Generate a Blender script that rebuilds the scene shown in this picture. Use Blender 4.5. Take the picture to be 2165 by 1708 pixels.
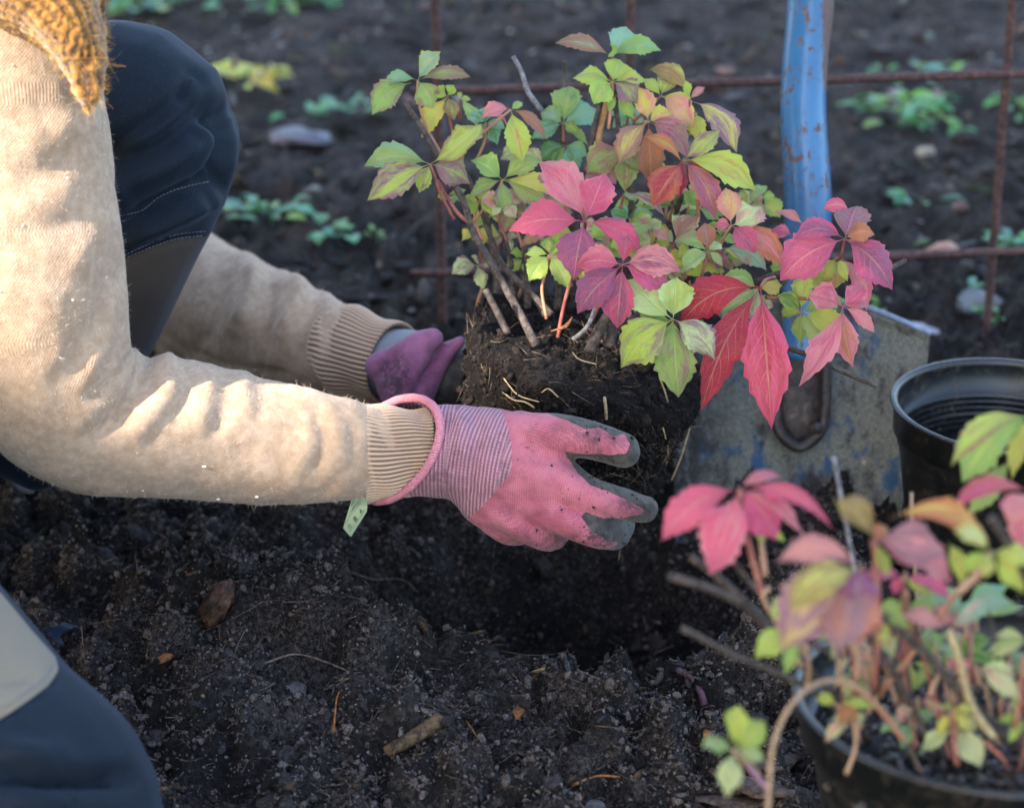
import bpy, math, random
import numpy as np
from mathutils import Vector, noise as mnoise

# ------------------------------------------------------------------ camera
SC = bpy.context.scene
for o in list(bpy.data.objects): bpy.data.objects.remove(o)
COL = SC.collection
random.seed(7)
RNG = np.random.default_rng(11)
CAM_H, PITCH = 0.74, math.radians(24.0)
CAM = np.array([0.0, 0.0, CAM_H])
FPX = 2165 * 70 / 36
CXP, CYP = 1082.5, 854.0
FWD = np.array([0, math.cos(PITCH), -math.sin(PITCH)])
UPV = np.array([0, math.sin(PITCH), math.cos(PITCH)])
RGT = np.array([1.0, 0, 0])
cam = bpy.data.cameras.new('camera'); camo = bpy.data.objects.new('camera', cam); COL.objects.link(camo)
camo.location = CAM; camo.rotation_euler = (math.radians(90) - PITCH, 0, 0)
cam.lens = 70; cam.sensor_width = 36; cam.clip_start = 0.02; cam.clip_end = 500
cam.dof.use_dof = True; cam.dof.focus_distance = 1.325; cam.dof.aperture_fstop = 5.8
SC.camera = camo
# ------------------------------------------------------------------ light
SUN_DIR = Vector((-0.64, -0.50, 0.60)).normalized()
w = bpy.data.worlds.new('World'); SC.world = w; w.use_nodes = True
wn = w.node_tree; wn.nodes.clear()
sky = wn.nodes.new('ShaderNodeTexSky'); sky.sky_type = 'NISHITA'; sky.sun_disc = False
sky.sun_elevation = math.asin(SUN_DIR.z)
sky.sun_rotation = math.atan2(SUN_DIR.x, SUN_DIR.y)
sky.air_density = 1.0; sky.dust_density = 2.5; sky.ozone_density = 0.6
bg = wn.nodes.new('ShaderNodeBackground'); bg.inputs[1].default_value = 0.15
wo = wn.nodes.new('ShaderNodeOutputWorld')
wn.links.new(sky.outputs[0], bg.inputs[0]); wn.links.new(bg.outputs[0], wo.inputs[0])
sl = bpy.data.lights.new('sun', 'SUN'); sl.energy = 2.6; sl.angle = math.radians(0.53); sl.color = (1, .92, .82)
so = bpy.data.objects.new('sun', sl); COL.objects.link(so)
so.rotation_euler = SUN_DIR.to_track_quat('Z', 'Y').to_euler(); so.location = SUN_DIR * 30
SC.view_settings.view_transform = 'Standard'; SC.view_settings.look = 'None'
SC.view_settings.exposure = 2.58; SC.view_settings.gamma = 1
SC.render.engine = 'CYCLES'
SC.cycles.use_denoising = True
SC.cycles.max_bounces = 6; SC.cycles.transparent_max_bounces = 4

# ------------------------------------------------------------------ helpers
def P(px, py, d):
    """point seen at (px,py) of the 2165-wide photo, d metres along the view axis"""
    return CAM + FWD * d + RGT * ((px - CXP) / FPX * d) + UPV * (-(py - CYP) / FPX * d)
def PZ(px, py, z=0.0):
    r = P(px, py, 1) - CAM
    return CAM + r * ((z - CAM_H) / r[2])
def PY(px, py, Y):
    r = P(px, py, 1) - CAM
    return CAM + r * (Y / r[1])
def proj(v):
    q = np.asarray(v) - CAM
    d = q @ FWD
    return CXP + FPX * (q @ RGT) / d, CYP - FPX * (q @ UPV) / d, d
REG = {'A': (800, 80, 400 / 1708), 'B': (1200, 20, 500 / 1708), 'C': (1480, 400, 500 / 1708), 'D': (1020, 300, 500 / 1708),
       'E': (1420, 960, 831 / 1739), 'F': (1750, 700, 501 / 1316)}
def Z(r, x, y):
    a, b, s = REG[r]
    k = 2165 / 2251
    return ((a + x * s) * k, (b + y * s) * k)

def _h(ix, iy, iz, seed):
    n = (ix.astype(np.int64) * 374761393 + iy.astype(np.int64) * 668265263 + iz.astype(np.int64) * 2147483647 + seed * 1274126177) & 0xffffffff
    n = ((n ^ (n >> 13)) * 1274126177) & 0xffffffff
    n = n ^ (n >> 16)
    return (n & 0xffff) / 32767.5 - 1
def vnoise(p, seed=0):
    i = np.floor(p).astype(np.int64); f = p - i; f = f * f * (3 - 2 * f)
    r = 0
    for dx in (0, 1):
        for dy in (0, 1):
            for dz in (0, 1):
                wgt = (f[:, 0] if dx else 1 - f[:, 0]) * (f[:, 1] if dy else 1 - f[:, 1]) * (f[:, 2] if dz else 1 - f[:, 2])
                r = r + wgt * _h(i[:, 0] + dx, i[:, 1] + dy, i[:, 2] + dz, seed)
    return r
def fbm(p, scale, octv=4, gain=.5, seed=0, ridged=False):
    p = np.asarray(p, float) * scale; a = 1; r = 0
    for k in range(octv):
        n = vnoise(p + k * 17.3, seed + k)
        r = r + a * ((1 - 2 * np.abs(n)) if ridged else n); a *= gain; p = p * 2.03
    return r

def tag(o, label=None, cat=None, group=None, kind=None):
    if label: o['label'] = label
    if cat: o['category'] = cat
    if group: o['group'] = group
    if kind: o['kind'] = kind
    return o
def empty(name, loc, label, cat, group=None):
    o = bpy.data.objects.new(name, None); COL.objects.link(o); o.location = loc; o.empty_display_size = .02
    return tag(o, label, cat, group)
def link_mesh(name, me, mat, parent=None, smooth=True):
    if mat is not None and len(me.materials) == 0:
        for m in (mat if isinstance(mat, (list, tuple)) else [mat]): me.materials.append(m)
    if smooth: me.polygons.foreach_set('use_smooth', [True] * len(me.polygons))
    o = bpy.data.objects.new(name, me); COL.objects.link(o)
    if parent is not None:
        o.parent = parent
        loc = Vector((0, 0, 0)); p = parent
        while p is not None: loc = loc + p.location; p = p.parent
        o.location = -loc
    return o
def obj(name, v, f, mat, parent=None, smooth=True):
    me = bpy.data.meshes.new(name); me.from_pydata([tuple(map(float, q)) for q in v], [], f); me.update()
    return link_mesh(name, me, mat, parent, smooth)
def fast_mesh(name, V, F):
    """V (n,3) float, F (m,3 or 4) int"""
    me = bpy.data.meshes.new(name); k = F.shape[1]
    me.vertices.add(len(V)); me.vertices.foreach_set('co', np.asarray(V, np.float32).ravel())
    me.loops.add(F.size); me.loops.foreach_set('vertex_index', F.astype(np.int32).ravel())
    me.polygons.add(len(F)); me.polygons.foreach_set('loop_start', np.arange(0, F.size, k, dtype=np.int32))
    me.update(calc_edges=True)
    return me
def attr(me, name, arr, typ='FLOAT'):
    arr = np.asarray(arr, np.float32)
    a = me.attributes.new(name, typ, 'POINT')
    a.data.foreach_set('value' if typ == 'FLOAT' else ('vector' if typ == 'FLOAT_VECTOR' else 'color'), arr.ravel())
def co(me):
    a = np.empty(len(me.vertices) * 3, np.float32); me.vertices.foreach_get('co', a); return a.reshape(-1, 3).astype(float)
def nrm(me):
    a = np.empty(len(me.vertices) * 3, np.float32); me.vertices.foreach_get('normal', a); return a.reshape(-1, 3).astype(float)
def setco(me, V): me.vertices.foreach_set('co', np.asarray(V, np.float32).ravel()); me.update()

def crom(pts, n):
    """Catmull-Rom resample of rows"""
    p = np.asarray(pts, float)
    if len(p) == 2: 
        t = np.linspace(0, 1, n)[:, None]; return p[0] * (1 - t) + p[1] * t
    q = np.vstack([2 * p[0] - p[1], p, 2 * p[-1] - p[-2]])
    out = []
    for u in np.linspace(0, len(p) - 1, n):
        i = min(int(u), len(p) - 2); t = u - i
        a, b, c, d = q[i], q[i + 1], q[i + 2], q[i + 3]
        out.append(.5 * ((2 * b) + (c - a) * t + (2 * a - 5 * b + 4 * c - d) * t * t + (3 * b - a - 3 * c + d) * t ** 3))
    return np.array(out)
def norm(v): return v / (np.linalg.norm(v) + 1e-12)
def tube(pts, rad, seg=10, n=None, caps=True, flat=1.0, flatdir=None, rough=0, seed=0):
    pts = np.asarray(pts, float); rad = np.asarray(rad if np.ndim(rad) else [rad] * len(pts), float)
    n = n or max(2, (len(pts) - 1) * 4 + 1)
    C = crom(np.hstack([pts, rad[:, None]]), n); R = np.maximum(C[:, 3], 1e-5); C = C[:, :3]
    T = np.gradient(C, axis=0); V = []; F = []
    a = flatdir if flatdir is not None else (np.array([0, 0, 1.]) if abs(norm(T[0])[2]) < .8 else np.array([0, 1., 0]))
    rg = np.random.default_rng(seed)
    for i in range(n):
        t = norm(T[i]); s = norm(np.cross(t, a)); b = norm(np.cross(s, t)); a = b if flatdir is None else flatdir
        for k in range(seg):
            th = 2 * math.pi * k / seg
            rr = R[i] * (1 + rough * rg.uniform(-1, 1))
            V.append(C[i] + s * math.cos(th) * rr + b * math.sin(th) * rr * flat)
    for i in range(n - 1):
        for k in range(seg):
            k2 = (k + 1) % seg
            F.append((i * seg + k, i * seg + k2, (i + 1) * seg + k2, (i + 1) * seg + k))
    if caps:
        V.append(C[0]); V.append(C[-1]); a0, a1 = len(V) - 2, len(V) - 1
        for k in range(seg):
            k2 = (k + 1) % seg
            F.append((a0, k2, k)); F.append((a1, (n - 1) * seg + k, (n - 1) * seg + k2))
    return V, F
def sphere(c, r, seg=16, rings=10, sc=(1, 1, 1)):
    V = []; F = []
    for i in range(rings + 1):
        ph = math.pi * i / rings
        for k in range(seg):
            th = 2 * math.pi * k / seg
            V.append(np.array(c) + r * np.array([math.sin(ph) * math.cos(th) * sc[0], math.sin(ph) * math.sin(th) * sc[1], math.cos(ph) * sc[2]]))
    for i in range(rings):
        for k in range(seg):
            k2 = (k + 1) % seg; F.append((i * seg + k, (i + 1) * seg + k, (i + 1) * seg + k2, i * seg + k2))
    return V, F
def join(parts):
    V = []; F = []
    for v, f in parts:
        o = len(V); V += list(v); F += [tuple(i + o for i in q) for q in f]
    return V, F
def capsule_chain(pts, rad, seg=20):
    """chain of spheres and cones between them (all overlapping, meant for voxel union)"""
    out = []
    C = crom(np.hstack([np.asarray(pts, float), np.asarray(rad, float)[:, None]]), (len(pts) - 1) * 5 + 1)
    out.append(tube(C[:, :3], C[:, 3], seg, n=len(C)))
    for q in (C[0], C[-1]): out.append(sphere(q[:3], q[3], seg, 10))
    return out
def remeshed(parts, voxel, smooth=4, name='m'):
    V, F = join(parts)
    me = bpy.data.meshes.new(name); me.from_pydata([tuple(map(float, q)) for q in V], [], F); me.update()
    o = bpy.data.objects.new('tmp', me); COL.objects.link(o)
    m = o.modifiers.new('r', 'REMESH'); m.mode = 'VOXEL'; m.voxel_size = voxel; m.use_smooth_shade = True
    if smooth:
        s = o.modifiers.new('s', 'SMOOTH'); s.factor = .5; s.iterations = smooth
    dg = bpy.context.evaluated_depsgraph_get()
    out = bpy.data.meshes.new_from_object(o.evaluated_get(dg)); out.name = name
    bpy.data.objects.remove(o); bpy.data.meshes.remove(me)
    return out
def polydist(px, py, line):
    """distance in photo px from points to polyline"""
    best = np.full(len(px), 1e9)
    for (x0, y0), (x1, y1) in zip(line[:-1], line[1:]):
        dx, dy = x1 - x0, y1 - y0; L = dx * dx + dy * dy + 1e-9
        t = np.clip(((px - x0) * dx + (py - y0) * dy) / L, 0, 1)
        best = np.minimum(best, np.hypot(px - x0 - t * dx, py - y0 - t * dy))
    return best
def folds(me, lst, away=False):
    V = co(me); Nn = nrm(me); px, py, d = proj(V)
    facing = np.clip(-(Nn @ FWD) * 2 + .6, 0, 1)
    disp = np.zeros(len(V))
    for line, wd, amp in lst:
        n = 12; L = crom(np.array(line, float), n) if len(line) > 2 else np.array(line, float)
        q = polydist(px, py, [tuple(a) for a in L])
        # taper to the ends
        e = np.minimum(np.hypot(px - L[0][0], py - L[0][1]), np.hypot(px - L[-1][0], py - L[-1][1]))
        disp += amp * np.exp(-(q / wd) ** 2) * np.clip(e / (wd * 1.5) + .25, 0, 1)
    setco(me, V + Nn * (disp * facing)[:, None])
def centre_param(V, line):
    """s (m) and theta of vertices around a 3-D polyline"""
    line = np.asarray(line, float); best = np.full(len(V), 1e9); s = np.zeros(len(V)); th = np.zeros(len(V)); s0 = 0
    for a, b in zip(line[:-1], line[1:]):
        ab = b - a; L = np.linalg.norm(ab); t = np.clip(((V - a) @ ab) / L ** 2, 0, 1)
        q = V - a - t[:, None] * ab; dd = np.linalg.norm(q, axis=1)
        T = ab / L; s1 = norm(np.cross(T, FWD)); s2 = norm(np.cross(T, s1))
        m = dd < best
        best[m] = dd[m]; s[m] = (s0 + t * L)[m]; th[m] = np.arctan2(q @ s1, -(q @ -s2))[m]
        s0 += L
    return s, th, best

# ------------------------------------------------------------------ materials
def srgb(r, g, b, k=1.0):
    f = lambda c: ((c / 255 + .055) / 1.055) ** 2.4 if c > 10 else c / 255 / 12.92
    return (f(r) * k, f(g) * k, f(b) * k)
class M:
    def __init__(s, name):
        s.m = bpy.data.materials.new(name); s.m.use_nodes = True; s.t = s.m.node_tree; s.t.nodes.clear()
        s.out = s.t.nodes.new('ShaderNodeOutputMaterial')
    def n(s, typ, ins=None, **kw):
        n = s.t.nodes.new('ShaderNode' + typ)
        for k, v in kw.items(): setattr(n, k, v)
        for k, v in (ins or {}).items():
            if hasattr(v, 'is_linked') or isinstance(v, bpy.types.NodeSocket): s.t.links.new(v, n.inputs[k])
            else:
                if isinstance(v, tuple) and len(v) == 3 and n.inputs[k].type == 'RGBA': v = (*v, 1)
                n.inputs[k].default_value = v
        return n
    def math(s, op, a, b=0.0, c=0.0, clamp=False):
        n = s.n('Math', {0: a, 1: b, 2: c}, operation=op); n.use_clamp = clamp; return n.outputs[0]
    def mix(s, f, a, b):
        n = s.n('Mix', data_type='RGBA'); 
        for i, v in ((0, f), (6, a), (7, b)):
            if isinstance(v, bpy.types.NodeSocket): s.t.links.new(v, n.inputs[i])
            else: n.inputs[i].default_value = (*v, 1) if isinstance(v, tuple) else v
        return n.outputs[2]
    def noise(s, scale, detail=4, rough=.55, vec=None, dist=0.0):
        ins = {'Scale': scale, 'Detail': detail, 'Roughness': rough, 'Distortion': dist}
        if vec is not None: ins['Vector'] = vec
        return s.n('TexNoise', ins).outputs['Fac']
    def ramp(s, f, lo, hi):
        return s.n('MapRange', {0: f, 1: lo, 2: hi}, interpolation_type='SMOOTHSTEP').outputs[0]
    def pos(s): return s.n('TexCoord').outputs['Object']
    def attr(s, name, typ='GEOMETRY'): return s.n('Attribute', attribute_name=name, attribute_type=typ)
    def bsdf(s, col, rough=.6, bump=None, bstr=.3, bdist=.001, spec=.5, **kw):
        ins = {'Base Color': col, 'Roughness': rough, 'Specular IOR Level': spec}
        ins.update({k.replace('_', ' '): v for k, v in kw.items()})
        if bump is not None:
            ins['Normal'] = s.n('Bump', {'Height': bump, 'Strength': bstr, 'Distance': bdist}).outputs[0]
        b = s.n('BsdfPrincipled', ins); s.last = b
        s.t.links.new(b.outputs[0], s.out.inputs[0]); return b

def soil_mat(name, wet=.35, tint=(1, 1, 1), fine=1.0):
    m = M(name); p = m.pos()
    a = m.noise(28, 6, .65, p); b = m.noise(260 * fine, 6, .7, p); c = m.noise(900 * fine, 3, .7, p)
    dark = tuple(x * y for x, y in zip((.007, .006, .0055), tint)); mid = tuple(x * y for x, y in zip((.16, .125, .106), tint))
    col = m.mix(m.ramp(m.math('ADD', m.math('MULTIPLY', b, .6), m.math('MULTIPLY', c, .4)), .42, .66), dark, mid)
    col = m.mix(m.math('MULTIPLY', m.ramp(a, .52, .75), .5), col, (.06, .048, .038))
    big = m.noise(9, 5, .6, p); col = m.mix(m.math('MULTIPLY', m.ramp(big, .5, .7), m.math('MULTIPLY', m.ramp(b, .4, .6), .6)), col, (.10, .095, .095))
    pat = m.noise(11, 5, .65, p); col = m.mix(m.math('MULTIPLY', m.ramp(pat, .60, .40), .78), col, (.008, .007, .0065))
    spk = m.ramp(m.noise(1500, 2, .5, p), .70, .74); col = m.mix(m.math('MULTIPLY', spk, .45), col, (.26, .22, .19))
    h = m.math('ADD', b, m.math('MULTIPLY', c, .6))
    m.bsdf(col, m.math('MULTIPLY_ADD', b, .9, .75 - wet), h, 1.0, .006, spec=.2)
    return m.m
MAT_SOIL = soil_mat('soil_ground')
def crumb_mat():
    m = M('soil_crumb'); at = m.attr('tint').outputs['Color']; p = m.pos()
    b = m.noise(420, 5, .7, p); c = m.noise(1400, 3, .7, p)
    col = m.mix(m.ramp(m.math('ADD', m.math('MULTIPLY', b, .5), m.math('MULTIPLY', c, .5)), .36, .64), (.005, .004, .0036), at)
    spk = m.ramp(m.noise(1700, 2, .5, p), .69, .73); col = m.mix(m.math('MULTIPLY', spk, .45), col, (.28, .24, .2))
    m.bsdf(col, m.math('MULTIPLY_ADD', b, .9, .2), m.math('ADD', b, m.math('MULTIPLY', c, .5)), 1.0, .003, spec=.22)
    return m.m
MAT_CRUMB = crumb_mat()
def bark_mat(name, c1, c2, sc=220, rough=.75, spec=.3):
    m = M(name); p = m.pos(); n1 = m.noise(sc, 5, .7, p); n2 = m.noise(sc * 4, 3, .6, p)
    m.bsdf(m.mix(m.ramp(n1, .35, .68), c1, c2), rough, m.math('ADD', n1, m.math('MULTIPLY', n2, .4)), .6, .0012, spec=spec); return m.m
MAT_STEM = bark_mat('brown_stem', srgb(48, 42, 38), srgb(96, 84, 76))
MAT_STEM_GREY = bark_mat('grey_stem', srgb(90, 88, 90), srgb(150, 146, 146))
MAT_PETIOLE = bark_mat('red_petiole', srgb(118, 60, 54), srgb(150, 96, 80), 90, .5)
MAT_PETIOLE_TAN = bark_mat('tan_petiole', srgb(164, 130, 98), srgb(178, 116, 94), 90, .5)
MAT_ROOT = bark_mat('pale_root', srgb(150, 126, 92), srgb(190, 168, 128), 300)
MAT_ROOT_DARK = bark_mat('dark_root', srgb(70, 58, 50), srgb(124, 104, 86), 300)
MAT_WHITE_ROOT = bark_mat('white_root', srgb(120, 116, 108), srgb(176, 172, 160), 300)
MAT_WOOD = bark_mat('weathered_wood', srgb(40, 30, 22), srgb(112, 90, 62), 130)
MAT_CHIP = bark_mat('orange_bark', srgb(96, 60, 36), srgb(176, 118, 66), 260)
MAT_CHIP_DARK = bark_mat('dark_bark', srgb(40, 32, 28), srgb(96, 76, 62), 240, .5)

def leaf_mat():
    m = M('creeper_leaf')
    ca = m.attr('ca', 'OBJECT').outputs['Color']; cb = m.attr('cb', 'OBJECT').outputs['Color']; par = m.attr('par', 'OBJECT').outputs['Vector']
    ps = m.n('SeparateXYZ', {0: par})
    uv = m.attr('luv').outputs['Vector']; sx = m.n('SeparateXYZ', {0: uv}); u, v = sx.outputs[0], sx.outputs[1]
    av = m.math('ABSOLUTE', v)
    off = m.n('VectorMath', {0: uv, 1: m.n('CombineXYZ', {0: ps.outputs[0], 1: ps.outputs[0], 2: ps.outputs[0]}).outputs[0]}, operation='ADD').outputs[0]
    n1 = m.noise(2.1, 5, .62, off, .4); n2 = m.noise(14, 4, .6, off)
    e = m.math('ADD', n1, m.math('MULTIPLY_ADD', av, .16, m.math('MULTIPLY', n2, .25)))
    f = m.ramp(m.math('ADD', e, ps.outputs[1]), .50, .82)
    col = m.mix(f, ca, cb)
    # dark specks and blotches
    sp = m.ramp(m.noise(9, 5, .75, off), .66, .76)
    col = m.mix(m.math('MULTIPLY', sp, m.math('MULTIPLY', .55, 1.0)), col, srgb(110, 55, 62))
    spk = m.ramp(m.noise(60, 2, .5, off), .73, .78)
    col = m.mix(m.math('MULTIPLY', spk, .5), col, srgb(70, 36, 36))
    # veins
    mid = m.ramp(av, .075, .015)
    ph = m.math('FRACT', m.math('SUBTRACT', m.math('MULTIPLY', u, 7.2), m.math('MULTIPLY', m.math('POWER', av, 1.25), 2.3)))
    tri = m.math('ABSOLUTE', m.math('SUBTRACT', ph, .5))
    side = m.math('MULTIPLY', m.ramp(tri, .11, .02), m.ramp(av, 1.0, .3))
    vor = m.n('TexVoronoi', {'Vector': off, 'Scale': 17.0}, feature='DISTANCE_TO_EDGE').outputs['Distance']
    net = m.math('MULTIPLY', m.ramp(vor, .12, .0), .22)
    vein = m.math('MAXIMUM', m.math('MAXIMUM', m.math('MULTIPLY', mid, .62), m.math('MULTIPLY', side, .34)), net)
    light = m.n('Mix', data_type='RGBA'); light.inputs[0].default_value = .55
    m.t.links.new(col, light.inputs[6]); light.inputs[7].default_value = (*srgb(230, 190, 150), 1)
    col = m.mix(vein, col, light.outputs[2])
    ht = m.math('SUBTRACT', m.math('MULTIPLY', n2, .3), m.math('MULTIPLY', vein, 1.0))
    bmp = m.n('Bump', {'Height': ht, 'Strength': .9, 'Distance': .0010}).outputs[0]
    bs = m.n('BsdfPrincipled', {'Base Color': col, 'Roughness': .40, 'Specular IOR Level': .5, 'Normal': bmp, 'Sheen Weight': .1})
    tr = m.n('BsdfTranslucent', {'Color': col, 'Normal': bmp})
    mx = m.n('MixShader', {0: .38, 1: bs.outputs[0], 2: tr.outputs[0]})
    m.t.links.new(mx.outputs[0], m.out.inputs[0])
    return m.m
MAT_LEAF = leaf_mat()

def knit_mat(name, c1, c2, ribs=False, fleck=True):
    m = M(name); p = m.pos(); uv = m.attr('kuv').outputs['Vector']; s = m.n('SeparateXYZ', {0: uv})
    n1 = m.noise(45, 5, .65, p); n2 = m.noise(500, 4, .7, p); n3 = m.noise(170, 4, .6, p)
    row = m.math('SINE', m.math('MULTIPLY_ADD', s.outputs[0], 2 * math.pi / .0024, m.math('MULTIPLY', n1, 3)))
    wal = m.math('SINE', m.math('MULTIPLY_ADD', s.outputs[1], 2 * math.pi / .0017, m.math('MULTIPLY', n1, 3)))
    k = m.math('MULTIPLY', row, wal)
    f = m.math('ADD', m.math('MULTIPLY', m.ramp(n1, .35, .7), .22), m.math('MULTIPLY', m.ramp(n3, .3, .75), .6))
    col = m.mix(f, c1, c2)
    col = m.mix(m.math('MULTIPLY', m.math('MULTIPLY_ADD', m.math('ADD', wal, k), -.25, .5), .14), col, tuple(x * .5 for x in c1))
    h = m.math('ADD', m.math('MULTIPLY', k, .3), m.math('MULTIPLY', n2, 1.6))
    m.bsdf(col, .95, h, .6, .0010, spec=.1, Sheen_Weight=.3, Sheen_Roughness=.45, Sheen_Tint=(1, .9, .8, 1))
    return m.m
BEIGE1, BEIGE2 = srgb(162, 134, 108), srgb(198, 172, 146)
MAT_SWEATER = knit_mat('beige_knit', BEIGE1, BEIGE2)
def cuff_mat():
    m = M('ribbed_cuff'); s = m.n('SeparateXYZ', {0: m.attr('kuv').outputs['Vector']}); p = m.pos()
    n = m.noise(600, 4, .7, p)
    r = m.attr('rib').outputs['Fac']
    row = m.math('SINE', m.math('MULTIPLY', s.outputs[0], 2 * math.pi / .0016))
    col = m.mix(m.ramp(r, -.9, .7), srgb(120, 94, 74), srgb(196, 166, 138))
    m.bsdf(col, .95, m.math('ADD', n, m.math('MULTIPLY', row, .2)), .5, .0006, spec=.15, Sheen_Weight=.3); return m.m
MAT_CUFF = cuff_mat()
def fuzz_mat(name, c):
    m = M(name); m.bsdf(c, .9, spec=.2, Sheen_Weight=.4); return m.m
MAT_FUZZ = fuzz_mat('wool_fuzz', srgb(232, 212, 188)); MAT_FUZZ_Y = fuzz_mat('mustard_fuzz', srgb(206, 156, 70))
MAT_FLECK = fuzz_mat('pale_fleck', srgb(235, 220, 190))
def scarf_mat():
    m = M('mustard_knit'); p = m.pos(); s = m.n('SeparateXYZ', {0: m.attr('kuv').outputs['Vector']})
    r = m.attr('rib').outputs['Fac']; n = m.noise(220, 5, .7, p); n1 = m.noise(60, 4, .6, p)
    row = m.math('SINE', m.math('MULTIPLY_ADD', s.outputs[0], 2 * math.pi / .0062, m.math('MULTIPLY', n1, 5)))
    f = m.math('ADD', m.math('MULTIPLY', r, .5), m.math('ADD', m.math('MULTIPLY', row, .09), n))
    col = m.mix(m.ramp(f, .1, 1.1), srgb(70, 42, 16), srgb(176, 122, 52))
    m.bsdf(col, .95, m.math('ADD', m.math('MULTIPLY', row, .15), n), .8, .002, spec=.15, Sheen_Weight=.5); return m.m
MAT_SCARF = scarf_mat()
def cloth_mat():
    m = M('trouser_cloth'); p = m.pos(); n = m.noise(900, 3, .6, p); n1 = m.noise(14, 4, .6, p)
    d = m.attr('panel').outputs['Fac']; d2 = m.attr('panelb').outputs['Fac']; st = m.attr('stitch').outputs['Fac']; sa = m.attr('stitchs').outputs['Fac']
    base = m.mix(m.ramp(n1, .3, .7), srgb(7, 16, 25), srgb(12, 24, 34))
    base = m.mix(m.math('MULTIPLY', m.ramp(m.noise(1500, 2, .6, p), .55, .75), .16), base, srgb(110, 125, 145))
    grey = m.mix(n1, srgb(56, 47, 39), srgb(74, 63, 53)); beige = m.mix(n1, srgb(116, 105, 88), srgb(134, 122, 102))
    c = m.mix(m.math('GREATER_THAN', d, 0), base, grey); c = m.mix(m.math('GREATER_THAN', d2, 0), c, beige)
    dash = m.math('GREATER_THAN', m.math('SINE', m.math('MULTIPLY', sa, .62)), -.25)
    c = m.mix(m.math('MULTIPLY', m.math('MULTIPLY', m.math('LESS_THAN', st, 1.8), dash), .8), c, srgb(140, 130, 140))
    dirt = m.ramp(m.noise(35, 6, .7, p), .62, .8)
    c = m.mix(m.math('MULTIPLY', dirt, .24), c, srgb(88, 80, 74))
    m.bsdf(c, .75, n, .25, .0004, spec=.2, Sheen_Weight=.10, Sheen_Tint=(.6, .75, 1, 1)); return m.m
MAT_CLOTH = cloth_mat()
def glove_mat(name, pk1, pk2, stain=.0):
    m = M(name); p = m.pos(); s = m.n('SeparateXYZ', {0: m.attr('kuv').outputs['Vector']})
    rub = m.attr('rubber').outputs['Fac']; cuff = m.attr('cuff').outputs['Fac']; dt = m.attr('dirt').outputs['Fac']
    n1 = m.noise(45, 5, .6, p); n2 = m.noise(240, 5, .7, p); n3 = m.noise(900, 3, .6, p)
    pink = m.mix(m.ramp(n1, .3, .7), pk1, pk2)
    ring = m.math('SINE', m.math('MULTIPLY', s.outputs[0], 2 * math.pi / .0026))
    st = m.math('SINE', m.math('MULTIPLY', s.outputs[1], 2 * math.pi / .0026))
    fab = m.math('ADD', m.math('MULTIPLY', m.math('SINE', m.math('MULTIPLY', s.outputs[0], 2 * math.pi / .0015)), .5), m.math('MULTIPLY', m.math('SINE', m.math('MULTIPLY', s.outputs[1], 2 * math.pi / .0015)), .5))
    pink = m.mix(m.math('MULTIPLY', m.math('MULTIPLY_ADD', fab, -.5, .5), .5), pink, tuple(x * .4 for x in pk1))
    cf = m.math('MULTIPLY', m.math('GREATER_THAN', cuff, 0), 1.0)
    wht = m.mix(m.math('MULTIPLY_ADD', ring, .5, .5), srgb(138, 84, 98), srgb(190, 146, 152))
    wht = m.mix(m.math('MULTIPLY', m.math('MULTIPLY_ADD', st, .5, .5), .25), wht, srgb(120, 72, 90))
    c = m.mix(cf, pink, wht)
    dirt = m.math('ADD', m.math('MULTIPLY', m.ramp(m.noise(60, 6, .72, p), .48, .70), .42), m.math('MULTIPLY', dt, m.ramp(m.noise(160, 6, .75, p), .36, .62)))
    c = m.mix(m.math('MINIMUM', dirt, .9), c, srgb(70, 54, 58))
    spk = m.ramp(m.noise(420, 2, .5, p), .70, .74)
    c = m.mix(m.math('MULTIPLY', spk, .85), c, (.015, .012, .01))
    rubn = m.math('ADD', rub, m.math('MULTIPLY', m.math('SUBTRACT', m.noise(120, 4, .6, p), .5), .22))
    ru = m.mix(m.ramp(m.noise(90, 5, .7, p), .35, .7), srgb(46, 44, 40), srgb(82, 78, 70))
    rf = m.ramp(rubn, -.02, .03)
    c = m.mix(rf, c, ru)
    h = m.math('ADD', m.math('MULTIPLY', fab, .35), m.math('ADD', m.math('MULTIPLY', ring, m.math('MULTIPLY', cf, .8)), n2))
    m.bsdf(c, m.math('MULTIPLY_ADD', rf, -.25, .9), h, .5, .0007, spec=.3, Sheen_Weight=.15); return m.m
MAT_GLOVE = glove_mat('pink_glove', srgb(178, 92, 108), srgb(206, 122, 134))
MAT_GLOVE_FAR = glove_mat('mauve_glove', srgb(140, 80, 112), srgb(170, 108, 140))
def roll_mat():
    m = M('rolled_hem'); p = m.pos(); s = m.n('SeparateXYZ', {0: m.attr('kuv').outputs['Vector']})
    k = m.math('SINE', m.math('MULTIPLY', s.outputs[0], 2 * math.pi / .0016)); n = m.noise(300, 4, .6, p)
    m.bsdf(m.mix(m.math('MULTIPLY_ADD', k, .3, m.math('MULTIPLY', n, .8)), srgb(190, 108, 122), srgb(234, 164, 168)), .9, m.math('ADD', k, n), .6, .0005, spec=.2); return m.m
MAT_ROLL = roll_mat()
def simple(name, c, rough=.6, **kw):
    m = M(name); m.bsdf(c, rough, **kw); return m.m
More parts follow.
